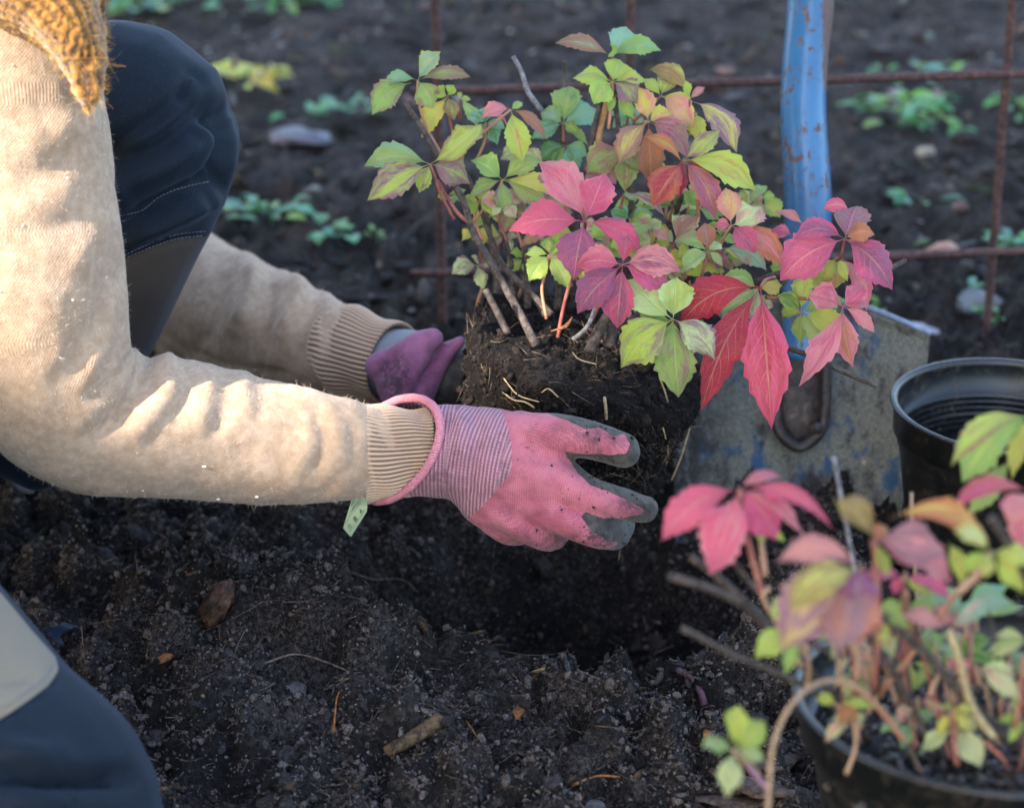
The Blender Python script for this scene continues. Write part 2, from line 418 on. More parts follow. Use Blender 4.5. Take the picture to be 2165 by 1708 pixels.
def plastic_mat():
    m = M('black_plastic'); p = m.pos(); n = m.noise(45, 6, .75, p); n2 = m.noise(260, 5, .7, p)
    dust = m.math('MULTIPLY', m.ramp(n, .42, .66), m.ramp(n2, .44, .66))
    c = m.mix(m.math('MULTIPLY', dust, .75), (.006, .008, .009), srgb(84, 70, 54))
    spk = m.ramp(m.noise(700, 2, .5, p), .72, .75)
    c = m.mix(m.math('MULTIPLY', spk, .6), c, srgb(150, 132, 104))
    m.bsdf(c, m.math('MULTIPLY_ADD', dust, .45, .33), n2, .12, .0006, spec=.5); return m.m
MAT_PLASTIC = plastic_mat()
def paint_mat(name, wear):
    m = M(name); p = m.pos(); mp = m.n('Mapping', {'Vector': p, 'Scale': (1, 1, .55)}).outputs[0]
    n1 = m.noise(30, 7, .72, mp); n2 = m.noise(130, 6, .7, mp); n3 = m.noise(9, 4, .6, p); n4 = m.noise(420, 4, .7, p)
    blue = m.mix(m.ramp(n3, .3, .7), srgb(44, 94, 134), srgb(62, 116, 156))
    c = blue
    if wear > .5:
        mud = m.mix(m.ramp(n4, .3, .7), srgb(84, 86, 82), srgb(128, 128, 116))
        c = m.mix(m.ramp(m.math('ADD', n1, m.math('MULTIPLY', n2, .25)), .49, .61), srgb(46, 78, 110), mud)
        dk = m.ramp(m.noise(26, 8, .78, mp), .50, .62)
        c = m.mix(m.math('MULTIPLY', dk, .85), c, srgb(46, 38, 36))
        edge = m.ramp(m.attr('dark').outputs['Fac'], .1, .8)
        c = m.mix(m.math('MULTIPLY', edge, m.ramp(n2, .2, .6)), c, srgb(34, 30, 32))
        m.bsdf(c, .75, m.math('ADD', n1, n4), .5, .0012, spec=.3)
    else:
        chip = m.math('MAXIMUM', m.ramp(m.math('ADD', m.noise(170, 5, .7, mp), m.math('MULTIPLY', n1, .45)), .80, .825), m.ramp(m.math('ADD', m.noise(420, 4, .7, mp), m.math('MULTIPLY', n1, .45)), .84, .86))
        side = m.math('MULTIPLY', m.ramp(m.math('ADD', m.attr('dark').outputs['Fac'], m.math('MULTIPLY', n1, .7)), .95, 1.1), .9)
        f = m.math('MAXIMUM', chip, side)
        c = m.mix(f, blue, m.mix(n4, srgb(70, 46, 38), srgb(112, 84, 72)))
        m.bsdf(c, m.math('MULTIPLY_ADD', f, .4, .28), m.math('MULTIPLY', f, -1.0), .4, .0004, spec=.5)
    return m.m
MAT_SHAFT = paint_mat('blue_paint', .1); MAT_BLADE = paint_mat('worn_blade', .9)
MAT_RUST = bark_mat('rusty_steel', srgb(52, 36, 34), srgb(98, 68, 60), 180, .7, .4)
MAT_STEEL = bark_mat('worn_steel', srgb(30, 26, 26), srgb(70, 60, 56), 140, .45, .5)
# weed leaves: colour comes from the object
def weed_mat():
    m = M('weed_leaf'); c = m.attr('ca', 'OBJECT').outputs['Color']; n = m.noise(60, 3, .5, m.pos())
    cc = m.mix(m.math('MULTIPLY', n, .5), c, srgb(60, 110, 50))
    bs = m.n('BsdfPrincipled', {'Base Color': cc, 'Roughness': .45}); tr = m.n('BsdfTranslucent', {'Color': cc})
    mx = m.n('MixShader', {0: .3, 1: bs.outputs[0], 2: tr.outputs[0]}); m.t.links.new(mx.outputs[0], m.out.inputs[0]); return m.m
MAT_WEED = weed_mat()

# ------------------------------------------------------------------ ground
HOLE = (0.05, 1.322)
MOUNDS = [(-.165, 1.205, .135, .075, .068), (-.17, 1.10, .20, .10, .020), (-.36, 1.20, .10, .12, .008), (-.02, 1.08, .22, .09, .014), (.20, 1.19, .10, .07, .042),
          (-.22, 1.34, .12, .07, .022), (-.40, 1.45, .22, .12, .012), (.27, 1.27, .09, .09, .02), (.02, 1.53, .2, .05, .012)]
def gz(x, y, detail=True):
    x = np.asarray(x, float); y = np.asarray(y, float)
    z = np.zeros_like(x)
    for cx, cy, sx, sy, h in MOUNDS: z += h * np.exp(-((x - cx) / sx) ** 2 - ((y - cy) / sy) ** 2)
    p = np.stack([x, y, np.zeros_like(x)], -1).reshape(-1, 3)
    near = np.clip((2.6 - y) / .8, 0, 1) * np.clip((.9 - abs(x)) / .3, 0, 1)
    z += (fbm(p, 7, 3, .5, 3) * .010).reshape(x.shape)
    z += (fbm(p, 22, 3, .55, 9) * .0125).reshape(x.shape) * (.8 + .2 * near)
    if detail:
        q = p + np.stack([fbm(p, 60, 2, .5, 21), fbm(p, 60, 2, .5, 22), 0 * p[:, 0]], -1) * .004
        z += (np.abs(fbm(q, 30, 2, .5, 31)) * .034 + np.abs(fbm(q, 92, 2, .5, 35)) * .0085 - .014).reshape(x.shape) * near
        z += (fbm(q, 190, 3, .65, 41) * .0030).reshape(x.shape) * near
    r = np.hypot((x - HOLE[0]) / 1.25, (y - HOLE[1]))
    r = r + .012 * np.sin(np.arctan2(y - HOLE[1], x - HOLE[0]) * 3 + 1) 
    z -= .165 * (1 / (1 + np.exp((r - .112) / .012)))
    return z
def axis(segs):
    out = [segs[0][0]]
    for a, b, s0, s1 in segs:
        x = a
        while x < b - 1e-9:
            t = (x - a) / (b - a); x += s0 * (s1 / s0) ** t; out.append(min(x, b))
    return np.unique(np.round(out, 6))
def build_ground():
    xs = axis([(0, .42, .0034, .0034), (.42, 1.2, .007, .04), (1.2, 3, .05, .3), (3, 60, .3, 10)]); xs = np.unique(np.concatenate([-xs, xs]))
    ys = axis([(-40, 0, 6, .3), (0, .95, .2, .01), (.95, 1.62, .0034, .0034), (1.62, 3.6, .006, .026), (3.6, 7, .04, .3), (7, 80, .3, 10)])
    X, Y = np.meshgrid(xs, ys); Zz = gz(X, Y)
    V = np.stack([X, Y, Zz], -1).reshape(-1, 3); nx, ny = len(xs), len(ys)
    i = np.arange(ny - 1)[:, None] * nx + np.arange(nx - 1)[None]
    F = np.stack([i, i + 1, i + nx + 1, i + nx], -1).reshape(-1, 4)
    o = link_mesh('ground', fast_mesh('ground', V, F), MAT_SOIL); tag(o, kind='structure', label='dark moist garden soil with a planting hole')
    return V
GV = build_ground()

# ---- crumbs
def ico(sub):
    import bmesh
    bm = bmesh.new(); bmesh.ops.create_icosphere(bm, subdivisions=sub, radius=1)
    V = np.array([v.co[:] for v in bm.verts]); F = np.array([[v.index for v in f.verts] for f in bm.faces]); bm.free(); return V, F
ICO1, ICO2 = ico(1), ico(2)
def rand_rot(n):
    q = RNG.normal(size=(n, 4)); q /= np.linalg.norm(q, axis=1)[:, None]; a, b, c, d = q.T
    return np.stack([np.stack([1 - 2 * (c * c + d * d), 2 * (b * c - a * d), 2 * (b * d + a * c)], -1),
                     np.stack([2 * (b * c + a * d), 1 - 2 * (b * b + d * d), 2 * (c * d - a * b)], -1),
                     np.stack([2 * (b * d - a * c), 2 * (c * d + a * b), 1 - 2 * (b * b + c * c)], -1)], 1)
def cloud(name, pos, rad, tint, base=ICO1, squash=(1, .8, .65), jag=.25, mat=None, parent=None, smooth=True, align=None):
    bv, bf = base; n = len(pos); k = len(bv)
    R = rand_rot(n) if align is None else align
    sq = np.array(squash) * RNG.uniform(.7, 1.25, (n, 3))
    L = bv[None] * (1 + RNG.uniform(-jag, jag, (n, k)))[..., None] * sq[:, None] * rad[:, None, None]
    V = np.einsum('nij,nkj->nki', R, L) + pos[:, None]
    F = (bf[None] + (np.arange(n) * k)[:, None, None]).reshape(-1, 3)
    me = fast_mesh(name, V.reshape(-1, 3), F)
    c = np.concatenate([np.repeat(tint, k, axis=0), np.ones((n * k, 1))], 1)
    attr(me, 'tint', c, 'FLOAT_COLOR')
    o = link_mesh(name, me, mat or MAT_CRUMB, parent, smooth); o['kind'] = 'stuff'
    return o
def size_tints(r, special=.02):
    t = soil_tints(len(r), special); k = np.clip((r - .0014) / .0022, 0, 1)[:, None]
    return t * (1 - k) + np.array([[.32, .255, .225]]) * RNG.uniform(.7, 1.2, (len(r), 1)) * k
def soil_tints(n, special=.03):
    t = np.minimum(np.array([.36, .29, .255])[None] * RNG.lognormal(-.3, .38, (n, 1)), .4) * RNG.uniform(.9, 1.1, (n, 3))
    m = RNG.random(n); sp = m < special
    t[sp] = np.array([.22, .12, .055])[None] * RNG.uniform(.3, 1.2, (sp.sum(), 1))
    sp2 = (m > special) & (m < special * 1.5); t[sp2] = np.array([.20, .19, .18])[None] * RNG.uniform(.5, 1.3, (sp2.sum(), 1))
    return t
def scatter_ground(n, x0, x1, y0, y1, r0, r1, pw=2.0):
    x = RNG.uniform(x0, x1, n); y = RNG.uniform(y0, y1, n)
    clump = fbm(np.stack([x, y, x * 0], -1), 22, 3, .5, 77); keep = clump + RNG.uniform(-.8, .9, n) > -.25
    x, y = x[keep], y[keep]; r = r0 * (1 + RNG.pareto(pw, len(x)) * .5); r = np.minimum(r, r1)
    return np.stack([x, y, gz(x, y) + r * .25], -1), r
p, r = scatter_ground(66000, -.46, .46, .98, 1.60, .0009, .0038, 1.9); cloud('soil_crumbs', p, r, size_tints(r, .008), jag=.42, smooth=False); tag(bpy.data.objects['soil_crumbs'], 'fine dark soil crumbs covering the dug bed', 'soil')
bv3, bf3 = ico(3)
for vi in range(3):
    p, r = scatter_ground(260, -.5, .5, .98, 1.8, .0045, .0105, 1.8)
    base = (bv3 * (1 + .26 * fbm(bv3, 1.9, 6, .70, 50 + vi))[:, None], bf3)
    o = cloud('soil_clods', p - np.stack([0 * r, 0 * r, .25 * r + .001], -1), r, soil_tints(len(r), .0) * .0 + .11 * RNG.uniform(.7, 1.2, (len(r), 1)) * np.array([1, .85, .78]), base, jag=.10)
    tag(o, 'crumbly clods of dark soil lying on the dug bed, %s' % ('largest set', 'middle set', 'smallest set')[vi], 'soil')

def litter(n, x0, x1, y0, y1, L0, L1, name, label, colors, thick=.12):
    x = RNG.uniform(x0, x1, n); y = RNG.uniform(y0, y1, n); L = RNG.uniform(L0, L1, n) * RNG.choice([.5, .7, 1.2], n)
    yaw = RNG.uniform(0, 2 * math.pi, n); pit = RNG.normal(0, .35, n); rol = RNG.normal(0, .4, n)
    c, s = np.cos, np.sin
    Rz = np.stack([np.stack([c(yaw), -s(yaw), 0 * yaw], -1), np.stack([s(yaw), c(yaw), 0 * yaw], -1), np.stack([0 * yaw, 0 * yaw, 1 + 0 * yaw], -1)], 1)
    Ry = np.stack([np.stack([c(pit), 0 * pit, s(pit)], -1), np.stack([0 * pit, 1 + 0 * pit, 0 * pit], -1), np.stack([-s(pit), 0 * pit, c(pit)], -1)], 1)
    Rx = np.stack([np.stack([1 + 0 * rol, 0 * rol, 0 * rol], -1), np.stack([0 * rol, c(rol), -s(rol)], -1), np.stack([0 * rol, s(rol), c(rol)], -1)], 1)
    col = np.array(colors)[RNG.integers(0, len(colors), n)] * RNG.uniform(.5, 1.3, (n, 1))
    if y0 > 1.5: col = np.minimum(col * .85 * np.exp(1.6 * fbm(np.stack([x, y, x * 0], -1), 13, 3, .5, 61))[:, None], .4)
    o = cloud(name, np.stack([x, y, gz(x, y) + L * .12 + .001], -1), L, col, ICO1, (1, .35, thick), .2, smooth=False, align=Rz @ Ry @ Rx)
    return tag(o, label, 'litter')
litter(3800, -.5, .5, .98, 1.7, .0015, .0075, 'wood_shreds', 'splinters and shreds of bark mixed into the near soil', [(.03, .024, .02), (.09, .06, .045), (.15, .095, .06), (.09, .09, .10), (.26, .15, .08), (.2, .17, .14)], .18)
litter(6600, -1.5, 1.9, 1.6, 4.6, .005, .021, 'leaf_litter', 'dark leaf litter and bark bits strewn beyond the bed', [(.02, .018, .017), (.04, .04, .044), (.07, .055, .044), (.13, .085, .06), (.16, .16, .165), (.42, .42, .46), (.10, .13, .05), (.02, .02, .02), (.28, .25, .21), (.015, .013, .012)], .16)
p, r = scatter_ground(7500, -1.6, 2.0, 1.6, 4.6, .004, .014, 2.0); o = cloud('far_soil_clods', p, r, np.minimum(soil_tints(len(r), .04) ** 1.5 * 1.1 * np.exp(1.5 * fbm(p, 13, 3, .5, 61))[:, None], .6), jag=.35, smooth=False); tag(o, 'dark clods of soil on the ground beyond the fence', 'soil')
# fibres
def fibres(n, pos, length, width, name, mat, parent=None, dirs=None, bend=.6):
    V = np.zeros((n, 5, 2, 3)); d = dirs if dirs is not None else RNG.normal(size=(n, 3)) * [1, 1, .35]
    d = d / np.linalg.norm(d, axis=1)[:, None]; side = np.cross(d, FWD + RNG.normal(size=(n, 3)) * .3); side /= np.linalg.norm(side, axis=1)[:, None]
    b = RNG.normal(size=(n, 3)) * bend
    for k in range(5):
        t = k / 4 - (.5 if dirs is None else 0)
        c = pos + d * (length * t)[:, None] + b * (length * (t * t))[:, None] * .6
        w = width * (1 - .7 * k / 4)
        V[:, k, 0] = c - side * w[:, None]; V[:, k, 1] = c + side * w[:, None]
    base = (np.arange(n) * 10)[:, None, None]
    q = np.array([[2 * k, 2 * k + 1, 2 * k + 3, 2 * k + 2] for k in range(4)])
    F = (q[None] + base).reshape(-1, 4)
    o = link_mesh(name, fast_mesh(name, V.reshape(-1, 3), F), mat, parent); o['kind'] = 'stuff'; return o
n = 8000; x = RNG.uniform(-.5, .5, n); y = RNG.uniform(.98, 1.7, n)
o = fibres(n, np.stack([x, y, gz(x, y) + .002], -1), np.where(RNG.random(n) < .05, RNG.uniform(.02, .05, n), RNG.uniform(.004, .018, n)), np.full(n, .00026), 'root_fibres', MAT_ROOT_DARK); tag(o, 'fine hair roots tangled through the near soil', 'roots')

# ------------------------------------------------------------------ things lying on the bed
def on(px, py, lift=0.0):
    """ground point under a photo pixel, following the relief"""
    z = 0.0
    for _ in range(12):
        q = PZ(px, py, z); z = .5 * z + .5 * float(gz(q[0:1], q[1:2])[0])
    q = PZ(px, py, z); return q + np.array([0, 0, lift])
def stick(name, pts, r0, r1, mat, label, cat, group=None, lift=.003, rough=.12, seg=8):
    q = [on(a, b, lift + (c if len(t) > 2 else 0)) for t in pts for (a, b, c) in [(t[0], t[1], t[2] if len(t) > 2 else 0)]]
    for i in range(1, len(q) - 1):
        t = i / (len(q) - 1); q[i][2] = max(q[i][2], q[0][2] * (1 - t) + q[-1][2] * t)
    v, f = tube(q, np.linspace(r0, r1, len(q)), seg, rough=rough, seed=len(label))
    o = obj(name, v, f, mat); tag(o, label, cat, group); return o
stick('wood_stick', [(818, 1600), (850, 1583), (892, 1560), (932, 1533)], .0036, .0062, MAT_WOOD, 'thick weathered piece of stick lying on the near soil', 'stick', lift=.004, rough=.14, seg=11)
tw = [([(735, 1215), (790, 1240), (850, 1232), (885, 1260)], .0009, 'forked hair root arching over the crest of the mound', MAT_ROOT_DARK),
      ([(955, 1488), (985, 1530), (1028, 1595)], .0007, 'long orange pine needle right of the thick stick', MAT_CHIP),
      ([(990, 1540), (975, 1615)], .0011, 'grey twig standing beside the orange needle', MAT_STEM),
      ([(1120, 1432), (1165, 1416), (1185, 1410)], .0013, 'short pale twig on the front rim of the hole', MAT_ROOT),
      ([(1210, 1668), (1260, 1655), (1310, 1650)], .0010, 'thin brown twig in front of the hole', MAT_CHIP),
      ([(705, 1555), (712, 1500), (718, 1470)], .0009, 'upright reddish splinter left of the thick stick', MAT_CHIP),
      ([(560, 1410), (640, 1425), (770, 1440)], .0009, 'long dark root fibre lying across the mound', MAT_ROOT_DARK),
      ([(1340, 1405), (1390, 1385), (1450, 1362)], .0008, 'pale root strand right of the hole', MAT_ROOT_DARK),
      ([(530, 1395), (555, 1365), (580, 1345)], .0009, 'dark splinter below the knobbly clod', MAT_CHIP_DARK)]
for pts, r_, lab, mt in tw: stick('twig', pts, r_, r_ * .6, mt, lab, 'twig')
for pts, lab in (([(1128, 1328), (1138, 1365), (1152, 1395)], 'white root poking up out of the hole'), ([(945, 1110), (942, 1145), (938, 1165)], 'pale root hanging at the back wall below the glove'),
                 ([(1168, 1398), (1170, 1378), (1185, 1366)], 'thin dark sprout of root on the hole rim')):
    b0 = on(*pts[0][:2]); d0 = proj(b0)[2]; v, f = tube([b0 - [0, 0, .004]] + [P(q_[0], q_[1], d0) for q_ in pts[1:]], [.0011, .0010, .0007], 7, rough=.1)
    tag(obj('root_piece', v, f, MAT_ROOT_DARK if 'dark' in lab else MAT_WHITE_ROOT, None), lab, 'root')
stick('purple_root', [(1430, 1425), (1462, 1440), (1482, 1470), (1490, 1500)], .0022, .003, bark_mat('purple_root', srgb(78, 52, 62), srgb(112, 78, 90), 200, .4), 'thick curved purplish root on the soil right of the hole', 'root')
def lump(name, c, r, sc, mat, label, cat, seed=1, amp=.25, group=None, sub=3):
    bv, bf = ico(sub); v = bv * np.array(sc) * r; v = v * (1 + amp * fbm(bv * 1.0, 2.2, 4, .55, seed))[:, None]
    a = random.Random(seed).uniform(0, 6.28); R = np.array([[math.cos(a), -math.sin(a), 0], [math.sin(a), math.cos(a), 0], [0, 0, 1]])
    me = fast_mesh(name, v @ R.T + np.array(c), bf); o = link_mesh(name, me, mat); return tag(o, label, cat, group)
q = on(462, 1300, .008)
bv, bf = ico(4); v = bv * np.array([.010, .012, .020]); v *= (1 + .2 * fbm(bv, 2.5, 5, .6, 4))[:, None]
th = math.radians(-28); R = np.array([[math.cos(th), 0, -math.sin(th)], [0, 1, 0], [math.sin(th), 0, math.cos(th)]])
MAT_BULB = bark_mat('brown_bulb', srgb(36, 28, 24), srgb(92, 62, 44), 130, .5)
tag(link_mesh('old_bulb', fast_mesh('old_bulb', v @ R.T + q, bf), MAT_BULB), 'brown crusted bulb half buried on top of the left mound', 'bulb')
MAT_BLUESTONE = simple('blue_stone', srgb(30, 48, 70), .45)
lump('pebble', on(130, 1345, -.002), .014, (1.3, 1, .7), MAT_BLUESTONE, 'smooth blue grey stone beside the near knee', 'stone', 2, .06)
lump('pebble', on(640, 1245, .003), .010, (1.6, 1, .55), MAT_CHIP_DARK, 'flat greyish clod high on the left mound', 'stone', 3, .2)
lump('pebble', on(625, 1465, .002), .007, (1.1, 1, .8), bark_mat('grey_pebble', srgb(66, 64, 66), srgb(110, 106, 104), 200), 'small rounded grey pebble in the middle of the near soil', 'stone', 5, .15)
lump('pebble', on(1255, 1720, .002), .008, (1.2, 1, .7), bpy.data.materials['grey_pebble'], 'grey pebble at the bottom edge of the bed', 'stone', 6, .15)
chips = [(503, 1247, 'small orange bark flake behind the bulb'), (350, 1395, 'orange crumb of bark left of the mound'), (1030, 1345, 'tan clump of bark inside the hole edge'), (830, 1325, 'rusty flake beside the arching root'),
         (1095, 1510, 'bright orange chip in front of the hole'), (1165, 1660, 'pale tan chip near the thin twig'), (1500, 1560, 'reddish bark chip left of the near pot'), (1560, 1620, 'brown bark flake below the green sprig')]
for i, (a, b, lab) in enumerate(chips):
    lump('bark_chip', on(a, b, .002), .0048, (1.3, .8, .5), MAT_CHIP, lab, 'bark chip', 20 + i, .4, 'bark chips strewn on the soil', 2)
for i, (pts, lab) in enumerate([([(1500, 1640), (1600, 1680), (1680, 1690)], 'long dark bark strip at the bottom right by the pot'), ([(1540, 1600), (1620, 1625), (1690, 1612)], 'grey bark strip just left of the near pot wall'), ([(1470, 1700), (1560, 1712), (1640, 1705)], 'brown bark strip lying lowest by the pot')]):
    q = [on(a, b, .005) for a, b in pts]; v, f = tube(q, [.002, .009, .003], 10, flat=.35, rough=.25, seed=i); tag(obj('bark_strip', v, f, MAT_CHIP_DARK if i else MAT_CHIP_DARK), lab, 'bark', 'bark strips by the near pot')

# ------------------------------------------------------------------ leaves
PAL = dict(G=srgb(152, 182, 92), GB=srgb(136, 184, 152), YG=srgb(182, 204, 84), Y=srgb(216, 206, 92), PG=srgb(204, 214, 146), P=srgb(214, 86, 122), PU=srgb(156, 74, 116),
           R=srgb(182, 30, 54), O=srgb(196, 116, 74), M=srgb(162, 116, 98), PP=srgb(226, 140, 140), MV=srgb(150, 104, 118), DG=srgb(86, 140, 62), B=srgb(150, 120, 70))
PX = [0, .07, .12, .2, .32, .45, .56, .66, .76, .86, .94, 1.0]
PW = [.02, .022, .05, .34, .74, .95, 1.0, .90, .64, .33, .12, 0.0]
PW2 = [.02, .022, .05, .26, .60, .88, 1.0, 1.0, .86, .52, .22, 0.0]
def leaflet_mesh(b, t, wid, bow, N, rg, nu=34, teeth=7, fold=.28, curl=0.0):
    L = np.linalg.norm(t - b); ax = norm(t - b); toc = norm(CAM - b)
    up = norm(UPV - ax * (UPV @ ax)) if abs(UPV @ ax) < .95 else norm(RGT - ax * (RGT @ ax))
    c = (b + t) / 2 + np.sign(1) * up * bow * L + toc * (.20 * L)
    u = np.linspace(0, 1, nu + 1); Cc = (1 - u)[:, None] ** 2 * b + 2 * ((1 - u) * u)[:, None] * c + (u ** 2)[:, None] * t
    T = np.gradient(Cc, axis=0); T /= np.linalg.norm(T, axis=1)[:, None]
    bl = rg.uniform(0, 1); prof = np.interp(u, PX, PW) * (1 - bl) + np.interp(u, PX, PW2) * bl; nv = 6
    tw = rg.uniform(-.55, .55); Cc = Cc - np.array([0, 0, 1.])[None] * (L * .10 * np.clip(u - .45, 0, 1) ** 2 * 3.3)[:, None]
    V = []; UV = []
    ph = rg.uniform(0, 6.28); ph2 = rg.uniform(0, 6.28); tf = [teeth + rg.uniform(-.5, .5), teeth + rg.uniform(-.5, .5)]
    for i, ui in enumerate(u):
        n_ = norm(N - T[i] * (N @ T[i])); s = np.cross(T[i], n_)
        a = tw * ui; s, n_ = s * math.cos(a) + n_ * math.sin(a), n_ * math.cos(a) - s * math.sin(a)
        for j in range(nv + 1):
            v = -1 + 2 * j / nv; sd = 0 if v < 0 else 1
            hw = prof[i] * wid / 2 * (1.0 if sd else .93)
            if ui > .42 and ui < .985:
                fr = (ui * tf[sd] + sd * .37) % 1.0
                hw *= 1 + .24 * (fr - .45) * min(1, (ui - .42) / .12) * abs(v) ** 3
            av = abs(v)
            h = fold * av * hw + .20 * hw * math.sin(ui * 11 + ph + sd * 2) * av ** 2 - curl * hw * av ** 2
            q = Cc[i] + s * v * hw * (1 - .06 * fold) + n_ * (h + .012 * wid * math.sin(ui * 22 + ph2) * av)
            V.append(q); UV.append((ui, v, 0))
    F = []; m = nv + 1
    for i in range(nu):
        for j in range(nv): F.append((i * m + j, i * m + j + 1, (i + 1) * m + j + 1, (i + 1) * m + j))
    me = fast_mesh('leaflet', np.array(V), np.array(F)); attr(me, 'luv', UV, 'FLOAT_VECTOR')
    return me
def add_leaf(plant, reg, jx, jy, dep, lets, pet=None, seed=0, petmat=None, stems=None, pr=.0009, wk=1.24):
    rg = random.Random(seed * 13 + 5)
    J = P(*Z(reg, jx, jy), dep)
    # petiole: the leaf object; leaflets are its children
    if pet is None: pet = [(jx, jy + 60)]
    pts = [J]
    for k, pp in enumerate(pet):
        pts.append(P(*Z(reg, pp[0], pp[1]), dep + (pp[2] if len(pp) > 2 else .004 * (k + 1))))
    v, f = tube(pts[::-1], np.linspace(pr * 1.15, pr * .8, len(pts)), 7, n=max(6, len(pts) * 4))
    leaf = obj('leaf', v, f, petmat or (MAT_PETIOLE if rg.random() < .7 else MAT_PETIOLE_TAN), plant)
    s = REG[reg][2] * 2165 / 2251
    for it in lets:
        tx, ty, wd, ca, cb = it[:5]; bow = it[5] if len(it) > 5 else rg.uniform(-.02, .10); dd = it[6] if len(it) > 6 else rg.uniform(-.015, .012)
        base = J + (np.array(P(*Z(reg, it[7][0], it[7][1]), dep + .002)) - J if len(it) > 7 else 0)
        tip = P(*Z(reg, tx, ty), dep + dd); wm = wd * s / FPX * dep * wk
        toc = norm(CAM - J)
        N = norm(toc + UPV * rg.uniform(.1, .6) + RGT * rg.uniform(-.4, .4) + (norm(tip - base)) * rg.uniform(-.1, .25))
        me = leaflet_mesh(base, tip, wm, bow, N, rg, teeth=rg.choice([7, 8, 9]), fold=rg.uniform(.15, .48), curl=rg.uniform(-.05, .34))
        o = link_mesh('leaflet', me, MAT_LEAF, leaf)
        j = lambda c: [min(.95, x * rg.uniform(.9, 1.1)) for x in c]
        o['ca'] = j(PAL[ca]); o['cb'] = j(PAL[cb]); o['par'] = [rg.uniform(0, 50), rg.uniform(-.16, .10), 0.0]
    return leaf

# ------------------------------------------------------------------ held plant
BT = P(1247, 742, 1.432)                              # centre of the root ball's top
BUP = norm(np.array([.30, -.06, 1.0])); BX = norm(np.cross(np.array([0, 1., 0]), BUP)); BY = np.cross(BUP, BX)
plant = empty('creeper_plant', tuple(BT - BUP * .12), 'bare rooted creeper with pink and green leaves held over the hole', 'plant')
def ballpt(a, h, k=1.0):
    """point on the ball side: angle a (0 = right, -90 = camera), h = 0 top .. 1 bottom"""
    r = (.0855 - .021 * h) * k
    return BT - BUP * (.128 * h) + BX * r * math.cos(a) + BY * r * math.sin(a)
def build_ball():
    V = []; seg = 150; rings = []
    for i in range(14): rings.append((.0, .05 + .9 * i / 14))
    for i in range(60): rings.append((i / 59, 1.0))
    for i in range(14): rings.append((1.0, 1 - (i + 1) / 14.2))
    for h, k in rings:
        cr = 1 - .07 * math.exp(-(h / .05) ** 2) * (k >= 1) - .12 * math.exp(-((1 - h) / .08) ** 2) * (k >= 1)
        for j in range(seg): V.append(ballpt(2 * math.pi * j / seg, h, k * cr) + BUP * (.004 * (1 - k) if h == 0 else 0))
    F = []
    for i in range(len(rings) - 1):
        for j in range(seg):
            j2 = (j + 1) % seg; F.append((i * seg + j, (i + 1) * seg + j, (i + 1) * seg + j2, i * seg + j2))
    V = np.array(V); me = fast_mesh('root_ball', V, np.array(F)); Nn = nrm(me)
    if (Nn[len(V) // 2] @ (V[len(V) // 2] - (BT - BUP * .06))) < 0: me.flip_normals(); Nn = -Nn
    V2 = V + Nn * (fbm(V, 28, 3, .55, 5) * .004 + np.abs(fbm(V, 70, 3, .55, 6)) * .0075 + fbm(V, 240, 2, .6, 8) * .0012)[:, None]
    setco(me, V2); return link_mesh('root_ball', me, soil_mat('peat', .25, (.25, .21, .19)), plant), V2, Nn
ball, BV, BN = build_ball()
k = RNG.integers(0, len(BV), 7000); r = np.minimum(.0009 * (1 + RNG.pareto(2.0, len(k)) * .6), .0045)
cloud('ball_crumbs', BV[k] + BN[k] * (r * .3)[:, None] + RNG.normal(0, .0006, (len(k), 3)), r, size_tints(r, .02) * np.array([.23, .19, .17]), parent=plant, jag=.4, smooth=False)
k = RNG.integers(0, len(BV), 520)
fibres(520, BV[k] + BN[k] * .001, RNG.uniform(.005, .016, 520), np.full(520, .00018), 'hair_roots', MAT_ROOT_DARK, plant, dirs=BN[k] * .5 + RNG.normal(size=(520, 3)) * .8)
k = RNG.integers(0, len(BV), 260); tdir = np.cross(BN[k], RNG.normal(size=(260, 3))); tdir /= np.linalg.norm(tdir, axis=1)[:, None]
fibres(260, BV[k] + BN[k] * .0016, RNG.uniform(.008, .026, 260), np.full(260, .00020), 'pale_hair_roots', bark_mat('tan_root', srgb(96, 78, 56), srgb(140, 118, 88), 300), plant, dirs=tdir + BN[k] * .12, bend=.35)
for pts, rr, mt in [([(1062, 828), (1085, 845), (1110, 850), (1130, 862)], .0006, MAT_ROOT), ([(1065, 800), (1095, 835), (1140, 850)], .0005, MAT_ROOT), ([(1278, 840), (1281, 870), (1282, 905)], .0011, MAT_ROOT),
                    ([(1395, 800), (1405, 825), (1412, 850)], .0006, MAT_ROOT), ([(1402, 905), (1412, 950), (1408, 985)], .0006, MAT_ROOT), ([(1458, 905), (1440, 965), (1420, 1015)], .0007, MAT_ROOT),
                    ([(1145, 830), (1160, 822), (1180, 840)], .0005, MAT_ROOT), ([(1340, 960), (1350, 1000), (1335, 1035)], .0005, MAT_ROOT_DARK), ([(1210, 745), (1225, 760), (1260, 770)], .0005, MAT_ROOT), ([(1310, 1100), (1312, 1150), (1308, 1185)], .0004, MAT_ROOT_DARK)]:
    # lay each root on the ball's near surface
    q = []
    for a, b in pts:
        rr_, d = P(a, b, 1) - CAM, 1.44
        best = min(np.linspace(1.30, 1.46, 60), key=lambda dd: abs(np.linalg.norm((lambda w: w - BUP * (w @ BUP))(CAM + rr_ * dd - BT)) - (.0855 - .021 * max(0, min(1, (BT - (CAM + rr_ * dd)) @ BUP / .128)) + .003)))
        q.append(CAM + rr_ * best)
    v, f = tube(q, rr, 6); obj('root', v, f, mt, plant)

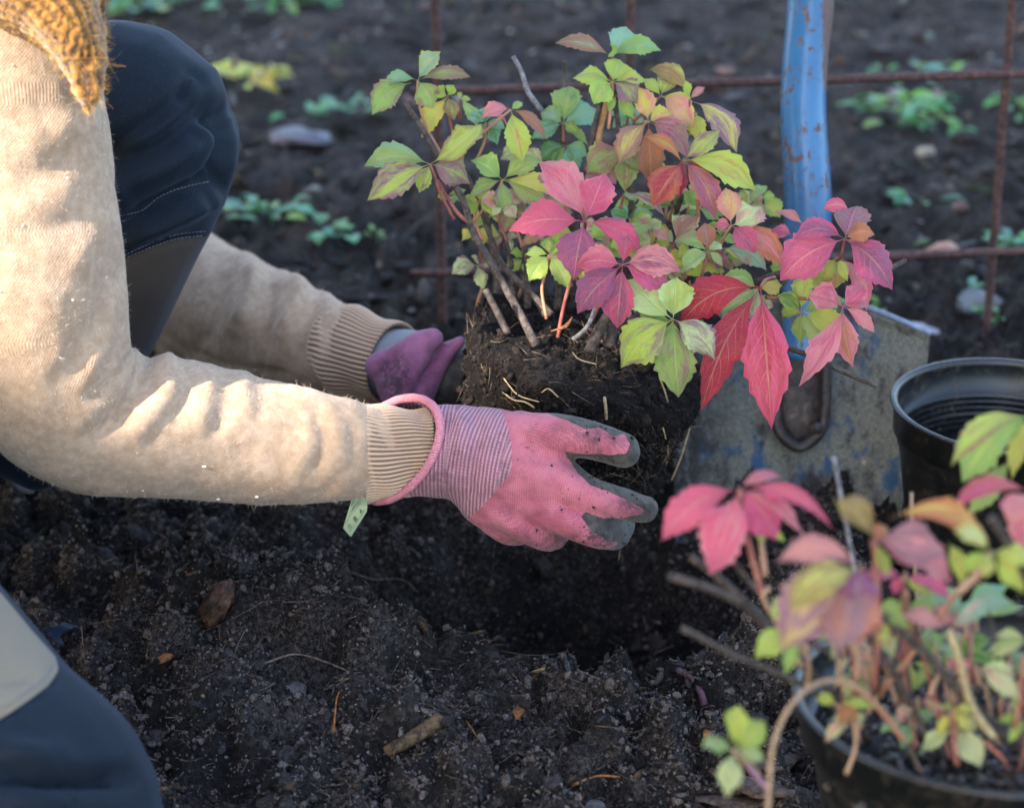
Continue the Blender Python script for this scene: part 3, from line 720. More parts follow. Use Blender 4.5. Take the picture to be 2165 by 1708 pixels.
def sp(r, pts, dz): return [P(*Z(r, a, b), 1.43 + c) for (a, b, c) in pts]
STEMS = [  # region, points (x, y, depth offset), radius at bottom, top, material
    ('D', [(545, 1575, -.05), (380, 1260, -.04), (200, 950, -.03), (60, 700, -.02), (0, 500, -.02), (-150, 230, -.01), (-330, -80, 0), (-455, -265, .01)], .0031, .0020, MAT_STEM),
    ('D', [(330, 1480, -.055), (240, 1300, -.06), (160, 1150, -.065)], .0026, .0022, MAT_STEM),
    ('D', [(660, 1340, -.02), (480, 1160, -.01), (300, 980, 0), (200, 760, .01), (90, 450, .01), (-70, 100, .01)], .0026, .0017, MAT_STEM),
    ('D', [(350, 1310, .02), (370, 1100, .02), (340, 900, .02), (280, 640, .02)], .0028, .0016, MAT_STEM),
    ('D', [(240, 1210, .03), (235, 1000, .03), (190, 700, .03), (170, 420, .03)], .0024, .0016, MAT_STEM),
    ('D', [(480, 1290, .01), (470, 1000, .02), (455, 800, .02)], .0028, .0018, MAT_STEM),
    ('D', [(940, 1620, -.06), (1020, 1440, -.055), (1110, 1290, -.05), (1180, 1100, -.03)], .0040, .0034, MAT_STEM),
    ('D', [(1090, 1590, -.05), (1130, 1440, -.045), (1230, 1290, -.04), (1280, 1080, -.02)], .0038, .0030, MAT_STEM),
    ('D', [(700, 1300, .02), (710, 1000, .03), (640, 700, .03), (600, 400, .03)], .0026, .0018, MAT_STEM),
    ('D', [(900, 1250, .03), (840, 900, .03), (850, 560, .03), (930, 200, .03), (960, 0, .03)], .0030, .0018, MAT_STEM),
    ('D', [(820, 1525, -.06), (930, 1420, -.065), (1000, 1240, -.05)], .0016, .0014, MAT_STEM_GREY),
    ('D', [(1000, 1240, .02), (1080, 900, .03), (1240, 560, .03), (1260, 480, .03)], .0030, .0020, MAT_STEM),
    ('D', [(1290, 1180, .03), (1420, 800, .02), (1560, 620, .02), (1640, 440, .0)], .0036, .0022, MAT_STEM),
    ('B', [(560, 1150, .02), (550, 950, .03), (530, 760, .03), (520, 600, .02)], .0022, .0018, MAT_STEM),
    ('B', [(330, 1060, .02), (370, 860, .02), (420, 680, .02), (445, 690, .02)], .0020, .0016, MAT_STEM),
    ('B', [(400, 1180, .01), (400, 950, .02), (440, 780, .02), (480, 600, .01)], .0024, .0020, bark_mat('tan_stem', srgb(140, 100, 66), srgb(178, 134, 92))),
    ('A', [(1680, 720, .05), (1540, 520, .05), (1480, 340, .05), (1400, 190, .05)], .0022, .0017, MAT_STEM_GREY),
    ('B', [(120, 1000, .05), (110, 800, .05), (130, 600, .05), (145, 390, .05)], .0018, .0016, MAT_STEM),
    ('C', [(-250, 1160, .02), (200, 1010, 0), (520, 820, -.02), (700, 720, -.03), (960, 650, -.03), (1230, 585, -.03), (1450, 715, -.02), (1708, 610, -.01), (1740, 580, -.01)], .0030, .0016, MAT_STEM),
    ('C', [(300, 1250, .02), (560, 1130, 0), (800, 1220, -.02), (1090, 1330, -.03), (1200, 1390, -.03), (1400, 1480, -.03), (1530, 1535, -.03)], .0024, .0016, MAT_STEM),
    ('C', [(100, 740, .01), (240, 560, .0), (430, 350, -.01)], .0018, .0013, MAT_STEM),
    ('C', [(700, 870, -.02), (790, 800, -.01), (860, 730, 0)], .0016, .0012, MAT_STEM),
    ('D', [(600, 1350, -.02), (480, 1050, .02), (700, 700, .02), (900, 330, .03)], .0014, .0012, MAT_STEM),
    ('D', [(60, 660, -.02), (-60, 560, -.02), (-200, 330, -.01)], .0016, .0012, MAT_PETIOLE),
    ('D', [(1170, 1450, -.03), (1400, 1250, -.02), (1640, 1120, -.02)], .0020, .0013, MAT_STEM)]
for r_, pts, r0, r1, mt in STEMS:
    q = sp(r_, pts, 0); v, f = tube(q, np.linspace(r0, r1, len(q)), 9, n=len(q) * 5, rough=.07, seed=len(pts))
    obj('stem', v, f, mt, plant)
# leaves: (region, jx, jy, depth, [(tipx, tipy, width, colour a, colour b, bow, ddepth, base)], petiole)
LV = [
 ('A', 505, 415, 1.43, [(725, 105, 190, 'GB', 'YG', .06), (1000, 335, 125, 'G', 'M', .12), (645, 655, 215, 'G', 'M', .08), (75, 695, 230, 'G', 'M', .2, -.01, (440, 440)), (160, 475, 130, 'GB', 'G', .28)], [(505, 570), (560, 790), (640, 960), (760, 1160)], 'tan'),
 ('A', 785, 565, 1.44, [(650, 490, 110, 'YG', 'YG', .05), (845, 445, 105, 'YG', 'YG', 0), (545, 915, 200, 'YG', 'Y', .05), (850, 770, 140, 'YG', 'B', .02)], [(800, 750), (830, 900)]),
 ('A', 905, 590, 1.45, [(1005, 590, 60, 'YG', 'YG', .1), (1065, 835, 130, 'YG', 'G', .15), (890, 515, 40, 'YG', 'YG')], [(900, 800)]),
 ('A', 620, 1200, 1.40, [(0, 1160, 215, 'G', 'GB', .17), (30, 1480, 270, 'YG', 'MV', .04), (520, 1445, 140, 'MV', 'YG', 0), (998, 1350, 240, 'G', 'MV', .10), (1105, 765, 290, 'YG', 'B', -.14)], [(670, 1330), (720, 1480), (850, 1720)]),
 ('A', 1380, 690, 1.42, [(1105, 750, 130, 'PP', 'M', .25), (1490, 1130, 210, 'O', 'YG', -.02), (1708, 930, 105, 'O', 'M', .22), (1490, 600, 70, 'YG', 'G'), (1370, 825, 90, 'P', 'PP', .1, .03, (1080, 660))], [(1200, 840), (945, 1070), (930, 1300)]),
 ('A', 1300, 1350, 1.42, [(1000, 1130, 200, 'G', 'YG', .08), (1690, 1130, 200, 'YG', 'G', .10), (985, 1490, 140, 'G', 'M', .12), (1325, 1645, 160, 'G', 'MV', -.03), (1760, 1590, 200, 'G', 'MV', .12), (1850, 1400, 150, 'YG', 'Y', .08)], [(1245, 1460), (1060, 1700), (1000, 1760)], 'tan'),
 ('B', 130, 860, 1.47, [(175, 545, 190, 'DG', 'G', .0), (400, 735, 170, 'GB', 'GB', .05), (-40, 760, 150, 'GB', 'G', .05), (235, 910, 80, 'YG', 'DG', .12), (320, 1005, 60, 'DG', 'G', .1), (-110, 950, 120, 'GB', 'DG', .05)], [(130, 1000)]),
 ('B', 150, 1020, 1.48, [(310, 1090, 110, 'GB', 'G'), (-60, 1120, 120, 'GB', 'DG', .1), (60, 1180, 120, 'G', 'DG'), (250, 1200, 120, 'DG', 'GB')], [(170, 1200)]),
 ('B', 495, 360, 1.43, [(70, 215, 110, 'GB', 'M', .14), (530, 245, 90, 'YG', 'G', -.2, -.02, (470, 340)), (605, 105, 190, 'GB', 'GB', -.12), (870, 280, 130, 'GB', 'G', .25)], [(490, 430), (485, 600)]),
 ('B', 500, 550, 1.42, [(560, 362, 180, 'G', 'YG', .0), (200, 490, 130, 'G', 'YG', .13), (360, 692, 170, 'G', 'YG', .10), (697, 690, 180, 'G', 'MV', .14), (765, 535, 110, 'YG', 'G', .2)], [(500, 650), (470, 900)], 'tan'),
 ('B', 530, 650, 1.42, [(655, 805, 95, 'YG', 'G', .08), (470, 760, 50, 'G', 'G', 0)], [(500, 700)]),
 ('B', 865, 655, 1.43, [(735, 505, 80, 'YG', 'YG', .06), (935, 465, 130, 'YG', 'B', .03), (780, 420, 130, 'B', 'YG', .28, .01, (1065, 640)), (1110, 760, 120, 'YG', 'Y', .18), (1115, 860, 170, 'Y', 'PP', .12)], [(760, 760), (650, 850)]),
 ('B', 770, 850, 1.42, [(700, 560, 150, 'Y', 'PP', .03), (950, 760, 130, 'PP', 'Y', .1), (545, 1130, 180, 'Y', 'M', .15), (1072, 1090, 200, 'PU', 'M', .22), (1012, 1100, 90, 'YG', 'O', .22, -.02, (700, 960)), (790, 1290, 180, 'O', 'M', .02, .02), (1040, 870, 80, 'MV', 'PP', .12)], [(740, 860), (700, 1000, .02)]),
 ('B', 1080, 680, 1.42, [(1195, 575, 55, 'PP', 'M', .06), (1435, 1030, 190, 'Y', 'MV', .26, -.02, (1110, 700)), (1050, 520, 60, 'YG', 'G')], [(1080, 800)]),
 ('B', 1025, 1135, 1.395, [(800, 1440, 230, 'R', 'O', -.03), (1575, 1312, 200, 'O', 'YG', .18), (1275, 1540, 180, 'PU', 'O', .17), (1370, 1200, 90, 'R', 'P', .02, .02), (1310, 875, 130, 'YG', 'MV', -.08), (1000, 1400, 150, 'R', 'PU', .05, .01)], [(1060, 1250), (1130, 1370), (1150, 1600)]),
 ('B', 600, 1060, 1.44, [(310, 1200, 210, 'G', 'M', .12), (310, 1390, 210, 'MV', 'M', .08), (700, 1200, 140, 'G', 'M', .05), (590, 1340, 150, 'M', 'G'), (860, 1240, 150, 'M', 'G', .05)], [(580, 1200)]),
 ('B', 585, 1395, 1.41, [(888, 1518, 70, 'MV', 'PG', .22, -.02)], [(560, 1500)]),
 ('B', 640, 1130, 1.46, [(820, 1060, 110, 'YG', 'Y'), (900, 1150, 110, 'YG', 'Y'), (560, 1250, 110, 'YG', 'G')], [(640, 1250)]),
 ('D', 905, 640, 1.355, [(563, 135, 250, 'P', 'PP', .12), (1062, 232, 250, 'P', 'PP', -.05), (332, 660, 240, 'P', 'P', .09), (822, 1045, 270, 'P', 'PU', .04), (1335, 825, 160, 'P', 'PU', .19), (560, 250, 150, 'PP', 'M', .05, .03, (760, 390)), (930, 470, 60, 'B', 'O', 0, .02)], [(900, 720, .02), (760, 1230, .04), (705, 1510, .045)], 'red', .0013),
 ('D', 1190, 965, 1.335, [(840, 945, 200, 'P', 'PP', .12), (852, 1288, 220, 'P', 'PU', .07), (1150, 1402, 225, 'PU', 'P', 0), (1227, 722, 100, 'P', 'R', .0), (1628, 975, 200, 'PU', 'PP', .20), (1545, 1092, 200, 'PU', 'P', .05)], [(1150, 1010, .02), (1060, 1180, .05), (940, 1420, .07)], 'red', .0013),
 ('D', 640, 890, 1.39, [(455, 872, 70, 'YG', 'G', .1), (615, 745, 95, 'YG', 'DG'), (775, 815, 70, 'YG', 'DG'), (488, 1065, 150, 'G', 'YG', .06), (780, 1115, 150, 'G', 'YG', .06)], [(620, 1000), (585, 1150), (620, 1370)], 'tan'),
 ('D', 760, 620, 1.42, [(620, 420, 150, 'G', 'M'), (815, 560, 140, 'G', 'M', .1), (420, 800, 130, 'B', 'M', .12), (700, 870, 140, 'YG', 'M')], [(760, 720)]),
 ('D', 1100, 760, 1.40, [(960, 640, 160, 'YG', 'G'), (1200, 700, 220, 'G', 'YG'), (1380, 760, 150, 'YG', 'G', .1), (1440, 640, 90, 'YG', 'G'), (1200, 900, 160, 'YG', 'G')], [(1100, 900)]),
 ('C', -2, 1033, 1.335, [(-345, 690, 250, 'PG', 'PG', -.10), (25, 680, 245, 'YG', 'PG', 0), (-392, 1352, 300, 'YG', 'MV', .10), (42, 1568, 270, 'G', 'MV', -.02), (318, 1302, 215, 'PG', 'MV', .17), (-330, 1060, 160, 'DG', 'G', 0, .02), (-20, 1230, 120, 'G', 'G', 0, .01)], [(-60, 1160, .02), (-250, 1300, .06)]),
 ('C', 655, 790, 1.35, [(48, 1022, 250, 'R', 'R', .24), (213, 1630, 250, 'R', 'R', .09, -.01), (742, 1768, 320, 'R', 'P', 0, -.02), ], [(690, 740, .01), (760, 720, .02)], 'red', .0014),
 ('C', 640, 800, 1.38, [(360, 960, 140, 'PG', 'G', .1), (640, 1090, 130, 'PG', 'M', 0), (360, 690, 140, 'PG', 'G'), (820, 760, 120, 'Y', 'G')], [(690, 800)]),
 ('C', 1285, 430, 1.35, [(803, 694, 300, 'P', 'PU', .12), (905, 400, 150, 'PU', 'P', .30), (1380, 150, 240, 'PU', 'MV', -.02), (1648, 765, 260, 'PU', 'P', .14), (1515, 375, 130, 'PP', 'O', .2), (1130, 185, 100, 'PP', 'P', .3, .0, (1330, 220)), (1520, 540, 110, 'O', 'PP', .1, .01)], [(1260, 560, .01), (1230, 590, .02)], 'red'),
 ('C', 985, 330, 1.40, [(752, 200, 75, 'PP', 'O', .14), (740, 345, 90, 'P', 'PP', .05, 0, (890, 400))], [(1100, 420)]),
 ('C', 1275, 935, 1.345, [(1015, 822, 185, 'P', 'PP', .08), (1425, 745, 140, 'P', 'PP', -.05), (945, 1478, 190, 'P', 'PP', -.13), (1352, 1352, 160, 'O', 'PP', -.10), (1512, 1105, 90, 'PP', 'P', .12), (1465, 900, 80, 'P', 'PP', .02, .01)], [(1180, 900, .01), (1090, 880, .02), (700, 870, .03)], 'red'),
 ('C', 960, 975, 1.375, [(985, 625, 150, 'YG', 'G', .0), (812, 965, 110, 'YG', 'G', .06), (780, 825, 110, 'DG', 'YG', .05), (950, 1198, 130, 'YG', 'G', 0), (1095, 1235, 160, 'YG', 'G', .06), (1335, 1145, 160, 'YG', 'YG', .1), (1290, 850, 150, 'YG', 'G', .02)], [(900, 1000), (820, 1010)], 'tan'),
 ('C', 435, 330, 1.385, [(395, 15, 160, 'Y', 'PP', .0), (658, 155, 220, 'PG', 'PP', -.2), (308, 330, 80, 'P', 'PP', .15), (615, 512, 150, 'PU', 'P', .1), (835, 602, 170, 'PP', 'O', .18)], [(400, 380), (300, 560, .02)]),
 ('C', 265, 520, 1.375, [(62, 430, 65, 'G', 'PG', .1), (70, 652, 140, 'G', 'PG', .1), (355, 440, 100, 'G', 'PG', .1), (372, 622, 60, 'PG', 'G', .1), (235, 285, 125, 'M', 'O', 0)], [(215, 700), (200, 800)], 'red'),
 ('C', 370, 500, 1.39, [(703, 632, 140, 'GB', 'M', .24), (330, 640, 120, 'PU', 'M', 0, .01), (530, 560, 60, 'YG', 'YG')], [(300, 600)]),
 ('C', 1230, 565, 1.385, [(1455, 930, 130, 'PP', 'P', .26), (1310, 725, 70, 'Y', 'YG'), (1190, 800, 190, 'O', 'G'), (1060, 780, 110, 'Y', 'YG', 0), (900, 800, 140, 'YG', 'Y')], [(1200, 600)]),
 ('C', 10, 450, 1.41, [(180, 230, 190, 'M', 'PG', .1), (200, 370, 120, 'PG', 'M')], [(-20, 560)]),
 ('C', 185, 200, 1.42, [(80, 50, 100, 'DG', 'G'), (250, 45, 100, 'G', 'DG'), (350, 270, 90, 'GB', 'G', .1), (110, 300, 110, 'G', 'DG'), (420, 230, 90, 'G', 'DG')], [(195, 260)], 'red'),
 ('C', 120, 560, 1.42, [(40, 470, 120, 'Y', 'YG'), (200, 700, 140, 'YG', 'Y'), (390, 650, 110, 'YG', 'Y'), (-60, 600, 120, 'Y', 'G')], [(120, 700)]),
 ('C', 830, 600, 1.42, [(740, 590, 110, 'YG', 'G'), (780, 700, 120, 'YG', 'G'), (900, 720, 90, 'Y', 'YG')], [(850, 700)]),
 ('A', 800, 1500, 1.43, [(690, 1500, 110, 'YG', 'G'), (850, 1550, 110, 'YG', 'G'), (960, 1420, 70, 'YG', 'G'), (1050, 1560, 60, 'G', 'YG')], [(860, 1450)]),
 ('B', 1130, 780, 1.44, [(1000, 900, 130, 'YG', 'Y'), (1150, 980, 120, 'YG', 'Y'), (930, 700, 110, 'PP', 'Y')], [(1080, 950)]),
 ('B', 620, 800, 1.49, [(480, 770, 60, 'GB', 'GB'), (740, 760, 60, 'GB', 'GB'), (600, 870, 90, 'GB', 'GB'), (740, 830, 70, 'GB', 'G'), (500, 880, 80, 'GB', 'G')], [(600, 930)]),
 ('B', 950, 1480, 1.44, [(830, 1390, 80, 'DG', 'G'), (720, 1480, 80, 'DG', 'G'), (1060, 1400, 90, 'G', 'DG'), (960, 1600, 90, 'GB', 'G')], [(930, 1600)]),
 ('D', 1250, 620, 1.43, [(1100, 540, 120, 'DG', 'GB'), (1420, 560, 120, 'G', 'GB'), (1320, 700, 130, 'YG', 'G'), (1440, 650, 90, 'G', 'YG')], [(1240, 760)]),
]
# small inner leaves that fill the bush
rgf = random.Random(77); CC = [('YG', 'G'), ('G', 'YG'), ('PG', 'MV'), ('YG', 'Y'), ('DG', 'GB'), ('G', 'M'), ('PP', 'PG'), ('M', 'PG'), ('Y', 'YG')]
for k in range(34):
    t = k / 33; vx = 985 + 660 * rgf.random(); vy = 250 + 330 * rgf.random() + .25 * (vx - 985); vy = min(vy, 640)
    zx, zy = (vx / (2165 / 2251) - 1020) / (500 / 1708), (vy / (2165 / 2251) - 300) / (500 / 1708)
    a0 = rgf.uniform(0, 360); ca, cb = rgf.choice(CC); nl = rgf.choice([4, 5, 5]); lets = []
    for j in range(nl):
        a = math.radians(a0 + j * 360 / nl + rgf.uniform(-14, 14)); L = rgf.uniform(110, 200)
        lets.append((zx + L * math.cos(a), zy + L * math.sin(a) * .8 + 25, L * rgf.uniform(.5, .66), ca, cb, rgf.uniform(.02, .2)))
    LV.append(('D', zx, zy, rgf.uniform(1.415, 1.50), lets, [(zx + rgf.uniform(-40, 40), zy + 130), (zx + rgf.uniform(-90, 90), zy + 300, .01)], rgf.choice(['tan', 'red', 'tan'])))
PM = {'tan': MAT_PETIOLE_TAN, 'red': MAT_PETIOLE, None: None}
for i, L in enumerate(LV):
    add_leaf(plant, L[0], L[1], L[2], L[3], L[4], L[5], seed=i + 1, petmat=PM[L[6]] if len(L) > 6 else None, pr=L[7] if len(L) > 7 else .0011)
# small dead husk on the ball top
v, f = tube([P(1165, 700, 1.37), P(1195, 690, 1.372), P(1210, 670, 1.375)], [.0004, .0022, .0004], 8, flat=.4); obj('dry_husk', v, f, MAT_CHIP, plant)

# ------------------------------------------------------------------ pots
def lathe(c, prof, seg=96, up=np.array([0, 0, 1.])):
    X = norm(np.cross(np.array([0, 1., 0]), up)); Y = np.cross(up, X); V = []; F = []
    for r, z in prof:
        for k in range(seg): t = 2 * math.pi * k / seg; V.append(c + up * z + X * r * math.cos(t) + Y * r * math.sin(t))
    for i in range(len(prof) - 1):
        for k in range(seg): k2 = (k + 1) % seg; F.append((i * seg + k, i * seg + k2, (i + 1) * seg + k2, (i + 1) * seg + k))
    return V, F
def make_pot(c, R, H, label, up, lip=.02):
    root = empty('plant_pot', tuple(c), label, 'plant pot')
    t = .0016; rb = R * .72
    def ro(z): return rb + (R * .93 - rb) * (z / (H - lip))
    outer = [(0.001, 0), (rb - .006, 0), (rb, .003)] + [(ro(z), z) for z in np.linspace(.01, H - lip - .012, 8)] + [(ro(H - lip - .006) + .0008, H - lip - .008), (ro(H - lip) + .0005, H - lip)]
    inner = []
    for z in np.linspace(H - lip, .01, 70):
        g = 1.0 if (H * .60 < z < H * .86 and int(z / .0024) % 2) else 0
        inner.append((ro(z) - t - .0007 * g, z))
    v, f = lathe(np.array(c), outer, up=up); obj('wall', v, f, MAT_PLASTIC, root)
    v, f = lathe(np.array(c), inner + [(rb - t, .004), (.001, .004)], up=up); obj('inner_wall', v, f, MAT_PLASTIC, root)
    rim = [(ro(H - lip) - .001, H - lip), (R * .975, H - lip + .002), (R * .985, H - .004), (R, H - .0025), (R + .0018, H - .0008), (R + .0012, H + .0009), (R - .0015, H + .0012), (R - .004, H - .0006), (R * .985 - t * 1.6, H - .004), (R * .975 - t, H - lip + .003), (ro(H - lip) - t - .0004, H - lip)]
    v, f = lathe(np.array(c), rim, up=up); obj('rim', v, f, MAT_PLASTIC, root)
    return root
up0 = norm(np.array([.01, .0, 1.]))
cR = P(2140, 856, 1.475); HP = cR[2] - .002
potA = make_pot(cR - up0 * HP, .0875, HP, 'empty black plastic pot standing right of the shovel blade', up0, .026)
# bits of soil left in it
k = 700; a = RNG.uniform(0, 6.28, k); rr = np.sqrt(RNG.random(k)) * .060
cloud('soil_residue', np.stack([cR[0] + np.cos(a) * rr, cR[1] + np.sin(a) * rr, .012 + RNG.uniform(0, .004, k)], -1), RNG.uniform(.001, .003, k), soil_tints(k, .15), parent=potA)
upn = norm(np.array([-.03, .10, 1.]))
cN = P(2130, 1462, 1.02); HN = .150
potB = make_pot(cN - upn * HN, .108, HN, 'black plastic pot full of creeper stems at the lower right', upn, .024)
print('pot base z', (cN - upn * HN)[2], (cR - up0 * HP)[2])

# ------------------------------------------------------------------ potted plant
pp = empty('potted_creeper', tuple(cN - upn * .05), 'out of focus creeper growing in the near black pot', 'plant')
def soil_disc():
    V = []; F = []; seg = 72
    X = norm(np.cross(np.array([0, 1., 0]), upn)); Y = np.cross(upn, X)
    for i in range(24):
        for k in range(seg):
            t = 2 * math.pi * k / seg; r = .097 * (i + .05) / 23
            V.append(cN - upn * .028 + X * r * math.cos(t) + Y * r * math.sin(t))
    V = np.array(V); V += upn * (fbm(V, 60, 4, .6, 3) * .005)[:, None]
    for i in range(23):
        for k in range(seg): k2 = (k + 1) % seg; F.append((i * seg + k, i * seg + k2, (i + 1) * seg + k2, (i + 1) * seg + k))
    o = link_mesh('potting_soil', fast_mesh('potting_soil', V, np.array(F)), MAT_SOIL, pp)
    k = RNG.integers(0, len(V), 2500); r = RNG.uniform(.001, .004, 2500)
    cloud('soil_grains', V[k] + RNG.normal(0, .002, (2500, 3)), r, soil_tints(2500, .06), parent=pp)
soil_disc()
def se(pts): return [P(*Z('E', a, b), c) for (a, b, c) in pts]
T1, T2, BR = bark_mat('pinkish_stem', srgb(134, 78, 66), srgb(166, 112, 94), 90, .5), bark_mat('buff_stem', srgb(158, 134, 104), srgb(172, 130, 108), 90, .5), MAT_STEM
PM2 = {'tan': T2, 'red': T1, None: T2}
NS = [([(110, 640, .93), (300, 700, .94), (480, 800, .96), (700, 1030, .98), (900, 1220, 1.0)], .0036, .0030, BR),
      ([(205, 550, .98), (350, 660, .98), (560, 860, .99), (760, 1080, 1.0)], .0034, .0034, BR), ([(170, 880, .92), (420, 1010, .94), (700, 1130, .96), (900, 1260, .98)], .0026, .0030, BR),
      ([(365, 520, .97), (460, 650, .98), (560, 760, .98), (700, 1000, 1.0)], .0024, .0026, BR), ([(980, 860, .94), (1120, 1050, .95), (1240, 1280, .97), (1350, 1460, .98)], .0030, .0030, BR),
      ([(1090, 830, .93), (1300, 1010, .94), (1450, 1180, .95), (1600, 1330, .97), (1739, 1440, .98)], .0030, .0062, BR), ([(1590, 375, .86), (1680, 520, .87), (1760, 700, .88), (1800, 1000, .92)], .0032, .0032, BR),
      ([(865, 90, 1.02), (890, 240, 1.02), (950, 560, 1.02), (1000, 900, 1.02), (1010, 1150, 1.03)], .0020, .0018, MAT_STEM_GREY), ([(1222, 255, 1.05), (1225, 420, 1.05), (1260, 900, 1.05)], .0014, .0014, T2),
      ([(780, 960, 1.0), (1000, 1080, 1.0), (1200, 1200, 1.0), (1500, 1370, 1.0)], .0024, .0024, BR), ([(1739, 1100, .98), (1600, 1140, .98), (1480, 1180, .98)], .0022, .0024, BR),
      ([(1060, 480, .92), (1070, 800, .93), (1055, 1180, .96)], .0018, .0021, T1), ([(1215, 840, .94), (1270, 1000, .95), (1340, 1230, .97)], .0016, .0018, T1), ([(1400, 890, .92), (1450, 1060, .93), (1500, 1240, .95), (1600, 1380, .96)], .0026, .0034, bark_mat('pale_stem', srgb(186, 168, 124), srgb(150, 130, 96))),
      ([(870, 960, .93), (900, 1130, .95), (915, 1240, .97)], .0016, .0018, T2), ([(740, 960, .93), (750, 1080, .95), (740, 1140, .96)], .0018, .0020, T2), ([(930, 940, .97), (980, 1120, .98), (990, 1200, .99)], .0016, .0016, T1),
      ([(1120, 930, .97), (1180, 1060, .97), (1230, 1300, .98), (1240, 1440, .98)], .0014, .0018, T1), ([(1739, 1000, .93), (1720, 1250, .94), (1690, 1360, .96)], .0017, .0018, T1), ([(1590, 540, .87), (1500, 640, .89), (1420, 730, .91), (1300, 900, .94), (1080, 1180, .97)], .0020, .0020, MAT_PETIOLE_TAN),
      ([(1480, 860, .99), (1450, 960, .99), (1420, 1100, .99)], .0014, .0014, T2), ([(1520, 820, 1.0), (1525, 980, 1.0), (1520, 1140, 1.0)], .0013, .0013, T2), ([(1350, 1000, 1.0), (1370, 1100, 1.0), (1400, 1300, 1.0)], .0014, .0014, T2),
      ([(1290, 700, .96), (1300, 880, .97), (1350, 1060, .98)], .0014, .0014, T2), ([(1560, 1400, .95), (1640, 1480, .95), (1665, 1530, .96)], .0016, .0018, T1), ([(1350, 1260, .96), (1370, 1370, .97), (1400, 1480, .97)], .0015, .0016, T1),
      ([(930, 1130, .90), (840, 1120, .90), (740, 1160, .895), (650, 1260, .89), (590, 1400, .89), (570, 1560, .89), (560, 1760, .89)], .0017, .0021, bark_mat('pale_runner', srgb(166, 140, 110), srgb(140, 112, 88))),
      ([(930, 1130, .90), (1000, 1180, .91), (1100, 1280, .93), (1190, 1400, .95)], .0026, .0024, MAT_PETIOLE_TAN), ([(560, 1620, .89), (500, 1550, .90), (430, 1470, .91)], .0020, .0018, bark_mat('mauve_shoot', srgb(140, 96, 110), srgb(160, 120, 130))),
      ([(570, 690, .95), (540, 740, .95), (600, 850, .96), (720, 1060, .97)], .0022, .0022, T2)]
rgn = random.Random(5)
for k in range(20):
    x0 = rgn.uniform(900, 1760); y0 = 1180 + .35 * (x0 - 900) * .8 + rgn.uniform(-60, 60); x1 = x0 + rgn.uniform(-120, 120); y1 = y0 - rgn.uniform(250, 620)
    NS.append(([(x1, y1, .97 + rgn.uniform(-.04, .05)), ((x0 + x1) / 2 + rgn.uniform(-20, 20), (y0 + y1) / 2, .97), (x0, min(y0, 1440), .975)], .0013, .0019, rgn.choice([T1, T2, T2, BR, T2])))
for k in range(9):
    x0 = rgn.uniform(1780, 2300); y0 = rgn.uniform(1080, 1420); x1 = x0 + rgn.uniform(-100, 160)
    NS.append(([(x1, y0 - rgn.uniform(300, 700), 1.0), (x0, y0, 1.0)], .0014, .0020, rgn.choice([T1, T2, BR])))
for pts, r0, r1, mt in NS:
    q = se(pts); v, f = tube(q, np.linspace(r0, r1, len(q)) * .6, 9, n=len(q) * 5, rough=.06, seed=3); obj('stem', v, f, mt, pp)
